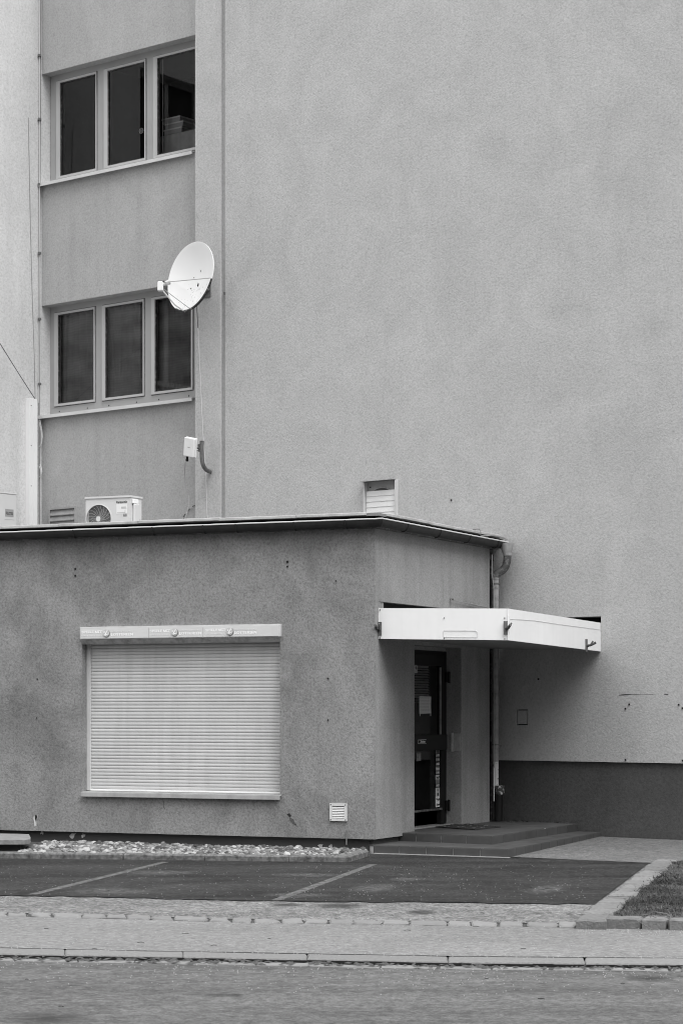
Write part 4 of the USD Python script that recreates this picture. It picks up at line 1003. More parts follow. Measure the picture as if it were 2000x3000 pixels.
tm = MB().flat(deck, 0, .03).tri(); v_ = np.array(tm.vertices); v_[:, 2] += v_[:, :2] @ cf[:2] + cf[2] + .025
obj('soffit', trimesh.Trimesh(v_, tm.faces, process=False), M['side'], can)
obj('deck', MB().flat(deck, A1[2] - .12, A1[2] - .08), M['roof'], can)
# thin corner trim and panel outline
obj('corner_trim', MB().tube([B0 - np.append(inw, 0) * .004, B1 - np.append(inw, 0) * .004], .009, 8), M['white'], can)
def on_face(P0, Q0, px, py, out):
    r = np.array([(px - 1000) / FL, 1.0]); d = (Q0 - P0)[:2]; n = np.array([-d[1], d[0]]); t = P0[:2] @ n / (r @ n)
    return np.array([r[0] * t, t, EYE + (HZ - py) / FL * t]) + np.append(-np.array(out[:2]) * .003, 0)
for px, py in ((1113, 1869), (1478, 1811), (1478, 1872), (1301, 1870), (1301, 1810.5), (1113, 1787)):
    p_ = on_face(A0, B0, px, py, inw); obj('rivet', MB().tube([p_ + np.append(inw, 0)[:3] * .01, p_ - np.append(inw, 0)[:3] * .004], .008, 7), M['steel'], can)
gq = [on_face(A0, B0, *q_, inw) for q_ in ((1299, 1848), (1393, 1848.5), (1398, 1853), (1397, 1868), (1299, 1867))]
obj('ghost_outline', MB().tube(gq + gq[:1], .0022, 4), M['faint'], can)
sq = [on_face(B0, D0, *q_, inw2) for q_ in ((1493, 1814), (1560, 1818), (1640, 1830), (1756, 1845))]
obj('seam', MB().tube(sq, .0022, 4), M['faint'], can)
# stub pipes of vanished lamps
def lamp_stub(P, outdir, label):
    t = thing('pipe_stub', P, label, 'pipe stub')
    o3 = np.append(outdir, 0)
    pl = Plane(P[:2], (-outdir[1], outdir[0])) if False else None
    side_ = np.array([-outdir[1], outdir[0], 0])
    m = MB().tube([P - o3 * .02, P + o3 * .02], .0, 4) if False else MB()
    V = []
    for dz_ in (-.085, .085):
        for ds in (-.035, .035):
            for do in (0.0, .012): V.append(P + side_ * ds + o3 * do + np.array([0, 0, dz_]))
    h_ = trimesh.Trimesh(V).convex_hull
    obj('plate', h_, M['steel'], t)
    obj('stub', MB().tube([P + o3 * .01, P + o3 * .06 + [0, 0, .0], P + o3 * .14 + [0, 0, .035]], .017, 8), M['pipe_dark'], t)
    obj('stub', MB().tube([P + o3 * .012 + side_ * .012 - [0, 0, .02], P + o3 * .05 + side_ * .02 + [0, 0, .0], P + o3 * .09 + side_ * .035 + [0, 0, .06]], .011, 8), M['steel'], t)
    return t
o1 = -inw[:2]; o2 = -inw2[:2]
def on_edge(px, py, P0, Q0):
    r = np.array([(px - 1000) / FL, 1.0]); d = (Q0 - P0)[:2]; n = np.array([-d[1], d[0]]); t = P0[:2] @ n / (r @ n)
    return np.array([r[0] * t, t, EYE + (HZ - py) / FL * t])
lamp_stub(on_edge(1110.5, 1842, A0, B0) + np.append(o1, 0) * .001, o1, 'rusty pipe stub at the left end of the white canopy front')
lamp_stub(on_edge(1482, 1840, A0, B0) + np.append(o1, 0) * .001, (o1 + .9 * o2) / np.linalg.norm(o1 + .9 * o2), 'pair of bent pipe stubs on the outer corner of the white canopy')
lamp_stub(on_edge(1716, 1891, B0, D0) + np.append(o2, 0) * .001, o2, 'single pipe stub near the wall end of the white canopy side')
# wire hanging from a nail above the canopy
wr = thing('loose_wire', S.pt(*[S.u(1318), -.01, 3.2]), 'loose wire drooping from a nail above the canopy', 'wire')
obj('nail', MB(S).tube([(S.u(1318), .01, S.hit(1318, 1756)[1]), (S.u(1318), -.05, S.hit(1318, 1756)[1])], .012, 6), M['steel'], wr)
pp = [(1319, 1757), (1345, 1763), (1375, 1769), (1400, 1775), (1430, 1781)]
obj('strand', MB(S).tube([(S.u(px, -.03), -.03, S.hit(px, py, -.03)[1]) for px, py in pp], .005, 5), M['cable_mid'], wr)
obj('loose_end', MB(S).tube([(S.u(px, -.03), -.03, S.hit(px, py, -.03)[1]) for px, py in pp[2:]], .011, 5), M['cable_mid'], wr)

# ---------------------------------------------------------------- rain downpipe
dp = thing('downpipe', at(1452, 2402, 30.9), 'battered rain downpipe in the corner between shop and tall wall', 'downpipe')
Yp = 31.38
def A_(px, py, Y=Yp): return at(px, py, Y)
hop = [A_(1484, 1592), A_(1484, 1599), A_(1484, 1618), A_(1484, 1622), A_(1485, 1628)]
obj('hopper', MB().tube(hop, [.105, .105, .068, .056, .056], 20, cap=True), M['zinc_light'], dp, smooth=40)
obj('collar', MB().tube([A_(1486, 1621), A_(1486, 1628)], .061, 18), M['zinc_light'], dp)
ctrl = np.array([A_(1486, 1627), A_(1485, 1645), A_(1481, 1660), A_(1472, 1671), A_(1460, 1678), A_(1453, 1683), A_(1450.5, 1690)])
tt_ = np.linspace(0, 6, 37); fine = np.column_stack([np.interp(tt_, range(7), ctrl[:, q]) for q in range(3)])
for _ in range(3): fine[1:-1] = (fine[:-2] + 2 * fine[1:-1] + fine[2:]) / 4
obj('elbow', MB().tube(fine, .056, 16), M['pipe_dark'], dp, smooth=50)
obj('pipe', MB().tube([A_(1451, 1686), A_(1451, 2232)], .046, 18), M['pipe_grey'], dp, smooth=50)
for y0, y1 in ((1685, 1697), (1722, 1725), (1957, 1960), (2176, 2194)): obj('collar', MB().tube([A_(1451, y0), A_(1451, y1)], .052, 18), M['pipe_grey'], dp, smooth=50)
obj('clamp', MB().tube([A_(1451, 2188), A_(1458, 2186, Yp + .02), A_(1467, 2186, Yp + .12)], .012, 6).tube([A_(1451, 2180), A_(1451, 2184)], .054, 18), M['steel'], dp)
obj('clamp', MB().tube([A_(1451, 1710), A_(1462, 1712, Yp + .1)], .012, 6).tube([A_(1451, 1708), A_(1451, 1713)], .051, 18), M['steel'], dp)
obj('flaked_pipe', MB().tube([A_(1451.5, 2231), A_(1452, 2304)], .041, 18), M['pipe_white'], dp, smooth=50)
obj('socket', MB().tube([A_(1462, 2302), A_(1462, 2306), A_(1462, 2326), A_(1462, 2330)], [.068, .073, .073, .06], 20), M['socket'], dp)
obj('standpipe', MB().tube([A_(1460, 2328), A_(1459.5, 2406)], .06, 18), M['black'], dp, smooth=50)
sr = thing('side_pipe', at(1438, 2402, 30.8), 'thin dark conduit tight in the corner left of the downpipe', 'pipe')
obj('conduit', MB().tube([at(1438, 1640, 31.5), at(1438, 2402, 31.5)], .022, 10), M['pipe_dark'], sr)
ec = thing('earth_rod', at(1447, 2395, 30.65), 'thin pale rod running down in front of the downpipe', 'rod')
obj('rod', MB().tube([at(1441, 1625, 31.22), at(1442, 1690, 31.22), at(1446.5, 1730, 31.22), at(1446.5, 2348, 31.22)], .006, 6), M['cable_mid'], ec)
obj('rod_end', MB().tube([at(1446.5, 2250, 31.2), at(1446.5, 2348, 31.2)], .009, 6), M['white_dirty'], ec)

# ---------------------------------------------------------------- gravel bed in front of the shop
gk = thing('gravel_bed_kerb', ground(500, 2520), None, None, None, 'structure')
GZ = .072
kq = [ground(px, interp(KF, px))[:2] for px in (-380, -120, 120, 360, 600, 845, 1023)]
for a, b in zip(kq[:-1], kq[1:]):
    d = (b - a) / np.linalg.norm(b - a); n_ = np.array([-d[1], d[0]])
    q = [a + d * .006, b - d * .006, b - d * .006 + n_ * .16, a + d * .006 + n_ * .16]
    V, Fc = slab_stone(q, -.1, GZ, .016, .008, 4)
    obj('kerb_stone', MB().add(V, Fc), M['granite_dark'], gk)
a = kq[-1]; b = ground(1083, 2492, GZ)[:2]; d = (b - a) / np.linalg.norm(b - a); n_ = np.array([-d[1], d[0]])
a = a + d * .0
V, Fc = slab_stone([a + d * .01 + n_ * .0, a + d * .01 - n_ * -.16, b - n_ * -.16, b][::1], -.1, GZ + .002, .016, .008, 4)
obj('kerb_stone', MB().add(V, Fc), M['granite_dark'], gk)
bed = Polygon([k + np.array([0, .17]) for k in kq] + [b - np.array([.12, 0]), F.pt(-.15, .08, 0)[:2], F.pt(-6.2, .08, 0)[:2]])
bed = bed.intersection(Polygon([ground(40, 2497, .05)[:2] + np.array([-.0, -.5]), ground(1095, 2530)[:2], F.pt(0, .08, 0)[:2], F.pt(F.u(150), .08, 0)[:2]]).buffer(.02)) if False else bed
obj('gravel_bed', sheet(bed.buffer(0).buffer(.02), .022), M['earth'], kind='structure')
gview = bed.buffer(0).intersection(Polygon([ground(-20, 2600)[:2], at(-20, 0, 32)[:2], at(1110, 0, 32)[:2], ground(1110, 2600)[:2]]).convex_hull)
rg = np.random.default_rng(11)
cut = Polygon([ground(40, 2500, .08)[:2], at(40, 0, 27)[:2], at(1110, 0, 26)[:2], at(1110, 0, 32)[:2], F.pt(F.u(130), 0, 0)[:2]]).convex_hull
P = scatter(gview.intersection(cut), 6200, rg)
ico = trimesh.creation.icosphere(1); iv, jf = np.array(ico.vertices), np.array(ico.faces)
VV = []; FF = []
for i, p in enumerate(P):
    s = rg.uniform(.013, .033) * (1.6 if rg.random() < .12 else 1); sc_ = s * np.array([rg.uniform(.9, 1.5), rg.uniform(.8, 1.2), rg.uniform(.6, 1.0)])
    v = iv * (1 + .16 * np.sin(iv @ rg.normal(0, 2.2, 3) + rg.random() * 6))[:, None] * sc_
    a_ = rg.uniform(0, 6.28); ca, sa = math.cos(a_), math.sin(a_); v = v @ np.array([[ca, sa, 0], [-sa, ca, 0], [0, 0, 1]])
    tl_ = rg.normal(0, .3); ct_, st_ = math.cos(tl_), math.sin(tl_); v = v @ np.array([[1, 0, 0], [0, ct_, st_], [0, -st_, ct_]])
    hump = .025 * meshkit.noise(np.array([p[0] * 1.2, p[1] * 1.2, 0.3])) 
    VV.append(v + [p[0], p[1], .012 + hump + rg.uniform(-.008, .016)]); FF.append(jf + i * len(iv))
g = obj('gravel', MB().add(np.vstack(VV), np.vstack(FF)), M['gravel'], smooth=True, tone=np.repeat(rg.random(len(P)), len(iv))); tag(g, 'pale rounded pebbles filling the bed along the shop front', 'gravel', None, 'stuff')
# flaked patches on the low plinth
for px, py, s in ((214, 2447, 1.0), (244, 2449, .6), (123, 2440, .6), (938, 2480, .7), (968, 2481, .6)):
    u, z = F.hit(px, py, .074)
    obj('flaked_patch', MB(F).poly(blob_poly(u, z, .045 * s, .04 * s, 11, .5), .071, .08), M['chip'], shop)
# concrete step at the far left
st = thing('concrete_step', at(0, 2480, 28.6), 'chipped concrete slab step at the left edge by the gravel', 'step')
sl = [at(-260, 0, 27.9)[:2], at(66, 0, 27.9)[:2], at(80, 0, 28.05)[:2], at(83, 0, 28.4)[:2], at(78, 0, 29.2)[:2], at(-260, 0, 29.8)[:2]]
zA = at(0, 2462, 27.9)[2]
obj('slab', MB().flat(Polygon(sl).buffer(.03).buffer(-.0), zA - .055, zA), M['concrete'], st)
obj('base', MB().flat(Polygon(sl).buffer(-.09), -.1, zA - .056), M['plinth_low'], st)

# white wall grille
wg = thing('wall_grille', F.pt(F.u(992), 0, F.hit(992, 2380)[1]), 'square white ventilation grille low on the shop front', 'vent grille')
a, z1 = F.hit(967, 2353.5); b, z0 = F.hit(1017, 2406)
z1 = F.hit(992, 2354)[1]; z0 = F.hit(992, 2406)[1]
fr = sbox(a, z0, b, z1).difference(sbox(a + .033, z0 + .035, b - .033, z1 - .035))
obj('frame', MB(F).poly(fr, -.022, .0), M['white_dirty'], wg)
obj('back', MB(F).box((a + .02, b - .02), (-.006, -.001), (z0 + .02, z1 - .02)), M['void'], wg)
n = 7
for k_ in range(n):
    zz = z0 + .04 + (z1 - z0 - .08) * (k_ + .5) / n
    obj('louvre', MB(F).add([(a + .03, -.02, zz - .006), (b - .03, -.02, zz - .006), (b - .03, -.012, zz + .005), (a + .03, -.012, zz + .005), (a + .03, -.017, zz - .010), (b - .03, -.017, zz - .010)], [[0, 1, 2], [0, 2, 3], [4, 2, 5], [4, 3, 2], [0, 4, 5], [0, 5, 1]]), M['white'], wg)
for uu in (a + .017, b - .017):
    for zz in (z0 + .017, z1 - .017): obj('screw', MB(F).disc(uu, zz, .008, -.026, -.0222, 8), M['steel'], wg)

# ---------------------------------------------------------------- wall vents of the tall building
wv = thing('wall_vent', W.pt(vent[0][0], 0, 4.4), 'white slatted exhaust vent with dark hood above the shop roof', 'vent')
a, b = vent[0][0], W.u(1157); zt_v = vz1
obj('frame', MB(W).box((a - .01, a + .018), (-.03, .1), (4.2, zt_v), .003).box((W.u(1158.5), W.u(1166)), (-.03, .1), (4.2, zt_v - .0), .003), M['white_dirty'], wv)
obj('hood', MB(W).add([(a - .02, -.1, zt_v + .005), (b + .0, -.1, zt_v + .005), (b + .005, .02, zt_v + .02), (a - .0, .02, zt_v + .02), (a - .02, -.1, zt_v - .0), (b, -.1, zt_v), (b + .005, .02, zt_v + .0), (a, .02, zt_v + .0)], [[0, 1, 2], [0, 2, 3], [4, 6, 5], [4, 7, 6], [0, 4, 5], [0, 5, 1], [1, 5, 6], [1, 6, 2], [3, 7, 4], [3, 4, 0]]), M['steel'], wv)
zc_ = W.hit(1112, 1434)[1]
obj('back_plate', MB(W).box((a + .02, b), (.05, .06), (4.2, zt_v)), M['grey_plate'], wv)
cx_ = (a + b) / 2; zq = W.hit(1112, 1437)[1]
th = np.linspace(.25, math.pi - .25, 15)
arc = [(cx_ + .17 * math.cos(t), zq - .03 + .075 * math.sin(t)) for t in th]
obj('fan_opening', MB(W).poly(Polygon(arc), .042, .05), M['pipe_dark'], wv)
obj('fan_rim', MB(W).tube([(u_, .04, z_ + .004) for u_, z_ in arc], .008, 6), M['grey_plate'], wv)
zz = W.hit(1112, 1436)[1]
for k_ in range(6):
    h_ = .083; z_ = zz - (k_ + 1) * h_
    V = [(a + .02, .014, z_), (b - .002, .014, z_), (b - .002, .022, z_ + h_ - .002), (a + .02, .022, z_ + h_ - .002), (a + .02, .04, z_), (b - .002, .04, z_), (b - .002, .04, z_ + h_ - .004), (a + .02, .04, z_ + h_ - .004)]
    t = MB(W).add(V, [[0, 1, 2], [0, 2, 3], [5, 4, 7], [5, 7, 6], [0, 4, 5], [0, 5, 1], [3, 2, 6], [3, 6, 7], [1, 5, 6], [1, 6, 2], [0, 3, 7], [0, 7, 4]])
    obj('slat', t, M['white'], wv)
for px in (1079, 1156 - 1): obj('bolt', MB(W).disc(W.u(px), W.hit(px, 1427)[1], .01, .04, .05, 8), M['hole'], wv)

lv = thing('louvre_vent', B.pt(B.u(188), 0, 4.4), 'grey metal louvre vent in the bay left of the fan unit', 'vent')
a, b = B.u(148), B.u(227); zt_v = .5 * (B.hit(148, 1490)[1] + B.hit(227, 1483)[1])
obj('frame', MB(B).poly(sbox(a, 4.2, b, zt_v).difference(sbox(a + .03, 4.1, b - .03, zt_v - .03)), -.05, .0), M['louvre'], lv)
obj('back', MB(B).box((a + .02, b - .02), (-.006, -.001), (4.2, zt_v - .02)), M['void'], lv)
for k_ in range(4):
    h_ = .098; z_ = zt_v - .03 - (k_ + 1) * h_
    V = [(a + .03, -.047, z_), (b - .03, -.047, z_), (b - .03, -.012, z_ + h_ - .002), (a + .03, -.012, z_ + h_ - .002), (a + .03, -.04, z_ - .012), (b - .03, -.04, z_ - .012)]
    obj('slat', MB(B).add(V, [[0, 1, 2], [0, 2, 3], [4, 2, 5], [4, 3, 2], [0, 4, 5], [0, 5, 1]]), M['louvre'], lv)

# ---------------------------------------------------------------- air-conditioning units
Yac = 31.6
pc = at(382, 1451, Yac)
AF = Plane(pc[:2], F.d); AS = Plane(pc[:2], (math.sin(math.radians(27)), math.cos(math.radians(27))))
a0 = AF.u(251); zt_a = pc[2]; zb_a = ROOFZ + .05; da = AS.u(414.5)
ac = thing('fan_unit', AF.pt(a0 / 2, .15, ROOFZ), 'white air-conditioning unit with round fan grille on the shop roof', 'air conditioner')
m = MB(); fp = [AF.pt(a0, 0, 0)[:2], AF.pt(0, 0, 0)[:2], AS.pt(da, 0, 0)[:2], AS.pt(da, 0, 0)[:2] - (AF.pt(0, 0, 0) - AF.pt(a0, 0, 0))[:2]]
fpoly = Polygon(fp)
fcx, fcz = AF.hit(289, 1520.5); fr_ = .205
bodyf = sbox(a0, zb_a, 0, zt_a - .026).difference(Point(fcx, fcz).buffer(fr_, 24))
obj('front_panel', MB(AF).poly(bodyf, 0, .012), M['ac'], ac)
obj('casing', MB().flat(Polygon([fp[0] + AF.n * .2, fp[1] + AF.n * .013, fp[2], fp[3]]) if False else fpoly.difference(Polygon([AF.pt(a0 - .1, -.1, 0)[:2], AF.pt(.1, -.1, 0)[:2], AF.pt(.1, .0125, 0)[:2], AF.pt(a0 - .1, .0125, 0)[:2]])).difference(Polygon([AF.pt(fcx - fr_ - .005, -.1, 0)[:2], AF.pt(fcx + fr_ + .005, -.1, 0)[:2], AF.pt(fcx + fr_ + .005, .1, 0)[:2], AF.pt(fcx - fr_ - .005, .1, 0)[:2]])), zb_a, zt_a - .027), M['ac'], ac)
obj('fan_well', MB(AF).box((fcx - fr_ - .004, fcx + fr_ + .004), (.085, .099), (zb_a, fcz + fr_ + .004)), M['ac_dark'], ac)
lid = fpoly.buffer(.012, join_style=2)
obj('lid', MB().flat(lid, zt_a - .026, zt_a), M['ac'], ac)
obj('foot', MB(AF).box((a0 + .08, a0 + .14), (.02, .3), (ROOFZ - .01, zb_a - .001)), M['ac'], ac)
obj('foot', MB(AF).box((-.14, -.08), (.02, .3), (ROOFZ - .01, zb_a - .001)), M['ac'], ac)
gm = MB(AF)
for rr in np.linspace(.05, fr_ - .012, 11): gm.tube([(fcx + rr * math.cos(t), .004 - .012 * (1 - (rr / fr_) ** 2), fcz + rr * math.sin(t)) for t in np.linspace(0, 2 * math.pi, 33)], .0013, 4, cap=False)
for k_ in range(20):
    t0 = k_ * 2 * math.pi / 20
    gm.tube([(fcx + r_ * math.cos(t0 + 3.2 * (r_ - .04)), .006 - .012 * (1 - (r_ / fr_) ** 2), fcz + r_ * math.sin(t0 + 3.2 * (r_ - .04))) for r_ in np.linspace(.04, fr_ - .005, 7)], .0015, 4, cap=False)
obj('fan_grille', gm, M['ac'], ac)
obj('grille_rim', MB(AF).tube([(fcx + (fr_ + .004) * math.cos(t), -.004, fcz + (fr_ + .004) * math.sin(t)) for t in np.linspace(0, 2 * math.pi, 41)], .006, 6, cap=False), M['ac'], ac)
obj('hub', MB(AF).disc(fcx, fcz, .04, -.016, -.006, 20, ru=.036), M['ac'], ac)
fb = MB(AF)
for k_ in range(3):
    t0 = .4 + k_ * 2.094
    fb.add([(fcx + r_ * math.cos(t0 + dt_), .06 + dw_, fcz + r_ * math.sin(t0 + dt_)) for r_, dt_, dw_ in ((.04, -.2, .0), (.18, -.35, .0), (.18, .5, .03), (.04, .3, .02))], [[0, 1, 2], [0, 2, 3]])
obj('fan_blades', fb, M['ac_dark'], ac)
tx0, tz0 = AF.hit(340, 1474.5); tx1, _ = AF.hit(372, 1472)
obj('lettering', MB(AF).text('Panasonic', tx0, -.0002, tz0, .033, True, width=tx1 - tx0), M['sticker_dark'], ac)
l0_, lz1 = AF.hit(341, 1477); l1_, lz0 = AF.hit(372.5, 1504.5)
lab = obj('label_plate', MB(AF).box((l0_, l1_), (-.002, -.0003), (lz0, lz1)), M['sticker_white'], ac)
obj('print', MB(AF).box((l0_ + .08, l1_ - .01), (-.0035, -.0022), (lz1 - .065, lz1 - .06)).box((l0_ + .08, l1_ - .02), (-.0035, -.0022), (lz1 - .052, lz1 - .042)).box((l0_ + .012, l1_ - .035), (-.0035, -.0022), (lz0 + .014, lz0 + .019)).box((l1_ - .035, l1_ - .03), (-.0035, -.0022), (lz0 + .014, lz0 + .05)), M['grey_plate'], lab)
b0_, bz1 = AF.hit(361, 1505.5); b1_, bz0 = AF.hit(371, 1512.5)
bd_ = obj('badge', MB(AF).box((b0_, b1_), (-.002, -.0003), (bz0, bz1)), M['sticker_dark'], ac)
obj('lettering', MB(AF).text('R32', b0_ + .004, -.0021, bz0 + .012, .017, True, width=(b1_ - b0_) * .8), M['sticker_white'], bd_)
obj('valve_cover', MB(AS).box((da * .16, da * .62), (-.045, 0), (zb_a, zt_a - .12), .012), M['ac'], ac)
obj('handle_scoop', MB(AS).box((da * .12, da * .6), (-.03, 0), (zt_a - .115, zt_a - .05), .012), M['ac_light'], ac)
obj('scoop_gap', MB(AS).box((da * .14, da * .6), (-.02, 0), (zt_a - .13, zt_a - .1155)), M['ac_dark'], ac)
obj('rating_label', MB(AS).box((da * .72, da * .9), (-.002, 0), (zb_a + .12, zb_a + .22)), M['grey_plate'], ac)

w0 = -.42
fz_ = .5 * (L.hit(0, 1441, w0)[1] + L.hit(49, 1446.5, w0)[1])
ue = L.u(48.5, w0)
fu = thing('wall_unit', L.pt(ue - .4, w0 + .15, ROOFZ), 'partly cropped white air-conditioning unit at the left picture edge', 'air conditioner')
obj('casing', MB(L).box((ue - .84, ue), (w0, w0 + .3), (ROOFZ + .04, fz_ - .02), .008), M['ac'], fu)
obj('lid', MB(L).box((ue - .85, ue + .006), (w0 - .006, w0 + .306), (fz_ - .019, fz_), .004), M['ac'], fu)
for k_ in range(2): obj('foot', MB(L).box((ue - .2 - .5 * k_, ue - .14 - .5 * k_), (w0 + .02, w0 + .28), (ROOFZ - .01, ROOFZ + .039)), M['ac'], fu)
gm = MB(L)
gu1 = L.u(7.5, w0)
for k_ in range(26):
    zz = ROOFZ + .07 + k_ * .018
    if zz < fz_ - .09: gm.box((gu1 - .5, gu1), (w0 - .012, w0 - .001), (zz, zz + .008))
obj('fan_grille', gm, M['grey_plate'], fu)
u0, z0 = L.hit(15, 1513, w0); u1, z1 = L.hit(39.5, 1493, w0)
pl_ = obj('name_plate', MB(L).box((u0, u1), (w0 - .003, w0 - .0005), (z0, z1)), M['grey_plate'], fu)
obj('lettering', MB(L).text('FUJITSU', u0 + .012, w0 - .0032, z0 + .035, .045, True, width=(u1 - u0) * .85), M['sticker_dark'], pl_)
obj('seam', MB(L).box((u0 - .01, u1 + .02), (w0 - .002, w0 - .0003), (z0 - .05, z0 - .044)), M['grey_plate'], fu)

# ---------------------------------------------------------------- satellite dish
cD = W.pt(*[*(W.u(557.5, -.55),), -.55, 0]); Yd = cD[1]; cD = at(557.5, 809, Yd)
nD = np.array([-.722, -.676, .150]); nD /= np.linalg.norm(nD)
dish = thing('satellite_dish', W.pt(W.u(600), 0, cD[2] - .2), 'large white satellite dish with rusty lower rim on the pilaster', 'satellite dish')
upD = np.array([0, 0, 1.0]); upD -= nD * (upD @ nD); upD /= np.linalg.norm(upD); sd = np.cross(upD, nD)
rD = 102.0 / FL * Yd; dep = .10
prof = [(.0005, -dep)] + [(r_, -dep + dep * (r_ / rD) ** 2) for r_ in np.linspace(.08, rD, 9)] + [(rD + .012, .0), (rD + .012, -.012), (rD, -.014)] + [(r_, -dep - .006 + dep * (r_ / rD) ** 2) for r_ in np.linspace(rD - .01, .08, 8)] + [(.0005, -dep - .006)]
dm_ = MB().lathe(prof, cD, nD, 56)
tmesh = dm_.tri()
# the dish is a little taller than wide
v = tmesh.vertices - cD; s_ = v @ sd; tmesh = trimesh.Trimesh(tmesh.vertices - np.outer(s_ * .0, sd), tmesh.faces, process=False)
trimesh.repair.fix_normals(tmesh)
obj('reflector', tmesh, M['dish'], dish, smooth=40)
def dpt(a, b, off=0.0):
    r2 = (a * a + b * b); return cD + sd * a * rD + upD * b * rD + nD * (-dep + dep * r2 + off)
# rusty rim, lower right
ths = np.linspace(math.radians(-118), math.radians(-12), 30)
obj('rusty_rim', MB().tube([dpt(1.02 * math.cos(t), 1.02 * math.sin(t), .0) for t in ths], [.014 + .012 * abs(math.sin(3.1 * i)) * math.sin(math.pi * i / 29) for i in range(30)], 7), M['rust'], dish, 'rusty lower edge of the dish')
mm = MB()
rq = np.random.default_rng(5)
for k_ in range(70):
    if k_ < 4: a_, b_, s = [(-.05, .02, .011), (.24, .17, .012), (.2, -.24, .02), (-.12, -.3, .012)][k_]
    else:
        a_, b_, s = rq.normal(.15, .3), -abs(rq.normal(.62, .25)), rq.uniform(.002, .006)
        if a_ * a_ + b_ * b_ > .93: continue
    ce = dpt(a_, b_, .0022); th = np.linspace(0, 2 * math.pi, 7)[:-1]
    mm.add([ce] + [ce + sd * s * math.cos(t) + upD * s * (1.7 if k_ == 2 else 1) * math.sin(t) + nD * .001 for t in th], [[0, 1 + j, 1 + (j + 1) % 6] for j in range(6)])
obj('rust_spots', mm, M['hole'], dish)
lnb = None
ry = np.array([(469.5 - 1000) / FL, 1, (HZ - 838) / FL]); tq = ((cD + nD * .42 - [0, 0, EYE]) @ nD) / (ry @ nD); pl0 = np.array([0, 0, EYE]) + ry * tq
ax = (cD - pl0); ax /= np.linalg.norm(ax)
obj('feed_head', MB().box((pl0[0] - .045, pl0[0] + .045), (pl0[1] - .05, pl0[1] + .05), (pl0[2] - .078, pl0[2] + .07), .012), M['white'], dish)
obj('feed_horn', MB().tube([pl0 + [.03, 0, .03], pl0 + ax * .12 + [0, 0, .02], pl0 + ax * .16 + [0, 0, .02]], [.03, .035, .045], 12), M['white_dirty'], dish)
obj('feed_bracket', MB().box((pl0[0] - .05, pl0[0] + .07), (pl0[1] - .03, pl0[1] + .03), (pl0[2] + .071, pl0[2] + .085), .003), M['steel'], dish)
botR = dpt(-.2, -1.02)
lowest = dpt(-.08, -1.03)
obj('feed_arm', MB().tube([pl0 + [.03, 0, -.06], (pl0 * .4 + lowest * .6) + [0, 0, -.05], lowest - nD * .02], .013, 8), M['white_dirty'], dish)
obj('stay_rod', MB().tube([pl0 + [.03, 0, .06], dpt(.96, -.2, .02)], .006, 6), M['grey_plate'], dish)
obj('stay_rod', MB().tube([pl0 + [.03, 0, -.03], dpt(.16, -.97, .02)], .006, 6), M['grey_plate'], dish)
bk_ = cD - nD * (dep + .09) - upD * .05
ur = W.u(612); wallp = W.pt(ur, -.0, bk_[2] - .05)
obj('mount', MB().tube([bk_, bk_ * .5 + wallp * .5 + [0, 0, -.02], wallp], .03, 10).tube([bk_ - [0, 0, .14], bk_ + [0, 0, .05]], .026, 10), M['steel'], dish)
obj('wall_plate', MB(W).box((ur - .1, ur + .06), (-.03, -.021), (wallp[2] - .12, wallp[2] + .12), .003), M['steel'], dish)
dc = thing('dish_cable', W.pt(W.u(590), -.03, 7), 'thin cable dangling from the satellite dish down to the shop roof', 'cable')
cp = [(576, 893, -.4), (578, 925, -.2), (580, 960, -.08), (585, 1060, -.04), (589, 1150, -.04), (595.5, 1285, -.04), (603, 1380, -.05), (605, 1460, -.05), (608, 1532, -.06)]
pts = [W.pt(W.u(px, w_), w_, W.hit(px, py, w_)[1]) for px, py, w_ in cp]
obj('upper_length', MB().tube(pts[:3], .006, 6), M['cable_dark'], dc)
obj('lower_length', MB().tube(pts[2:], .0035, 6), M['cable'], dc)

# ---------------------------------------------------------------- panel antenna on its bent pipe
an = thing('panel_antenna', W.pt(W.u(612), 0, 5.1), 'small white panel antenna on a bent pipe beside the pilaster', 'antenna')
wA = -.33
def WP(px, py, w): return W.pt(W.u(px, w), w, W.hit(px, py, w)[1])
ctrl = [WP(591, 1294, wA), WP(591, 1335, wA), WP(592, 1352, wA), WP(596, 1366, wA * .9), WP(603, 1376, wA * .6), WP(612, 1381, -.1), WP(617, 1382, .02)]
tt_ = np.linspace(0, 6, 31); fine = np.column_stack([np.interp(tt_, range(7), np.array(ctrl)[:, q]) for q in range(3)])
for _ in range(3): fine[1:-1] = (fine[:-2] + 2 * fine[1:-1] + fine[2:]) / 4
obj('pipe', MB().tube(fine, .034, 14), M['steel'], an, smooth=50)
obj('pipe_cap', MB().tube([ctrl[0] + [0, 0, -.005], ctrl[0] + [0, 0, .012]], .034, 14), M['steel'], an)
cA = WP(558, 1310, wA - .12)
n_ = np.array([-.66, -.74, -.12]); n_ /= np.linalg.norm(n_); up_ = np.array([.14, -.16, .98]); up_ -= n_ * (up_ @ n_); up_ /= np.linalg.norm(up_); s_ = np.cross(up_, n_); s_ = s_ if s_[0] > 0 else -s_
class Fr:
    def map(self, V): V = np.asarray(V, float); return cA + V[..., :1] * s_ + V[..., 1:2] * (-n_) + V[..., 2:3] * up_
fr3 = Fr()
obj('radome', MB(fr3).box((-.115, .115), (-.045, .0), (-.15, .15), .014), M['dish'], an)
obj('back_shell', MB(fr3).box((-.12, .12), (.0005, .03), (-.155, .155), .012), M['white'], an)
obj('maker_mark', MB(fr3).box((-.02, .03), (-.0465, -.0452), (-.006, .006)), M['grey_plate'], an)
cl = WP(586, 1312, wA)
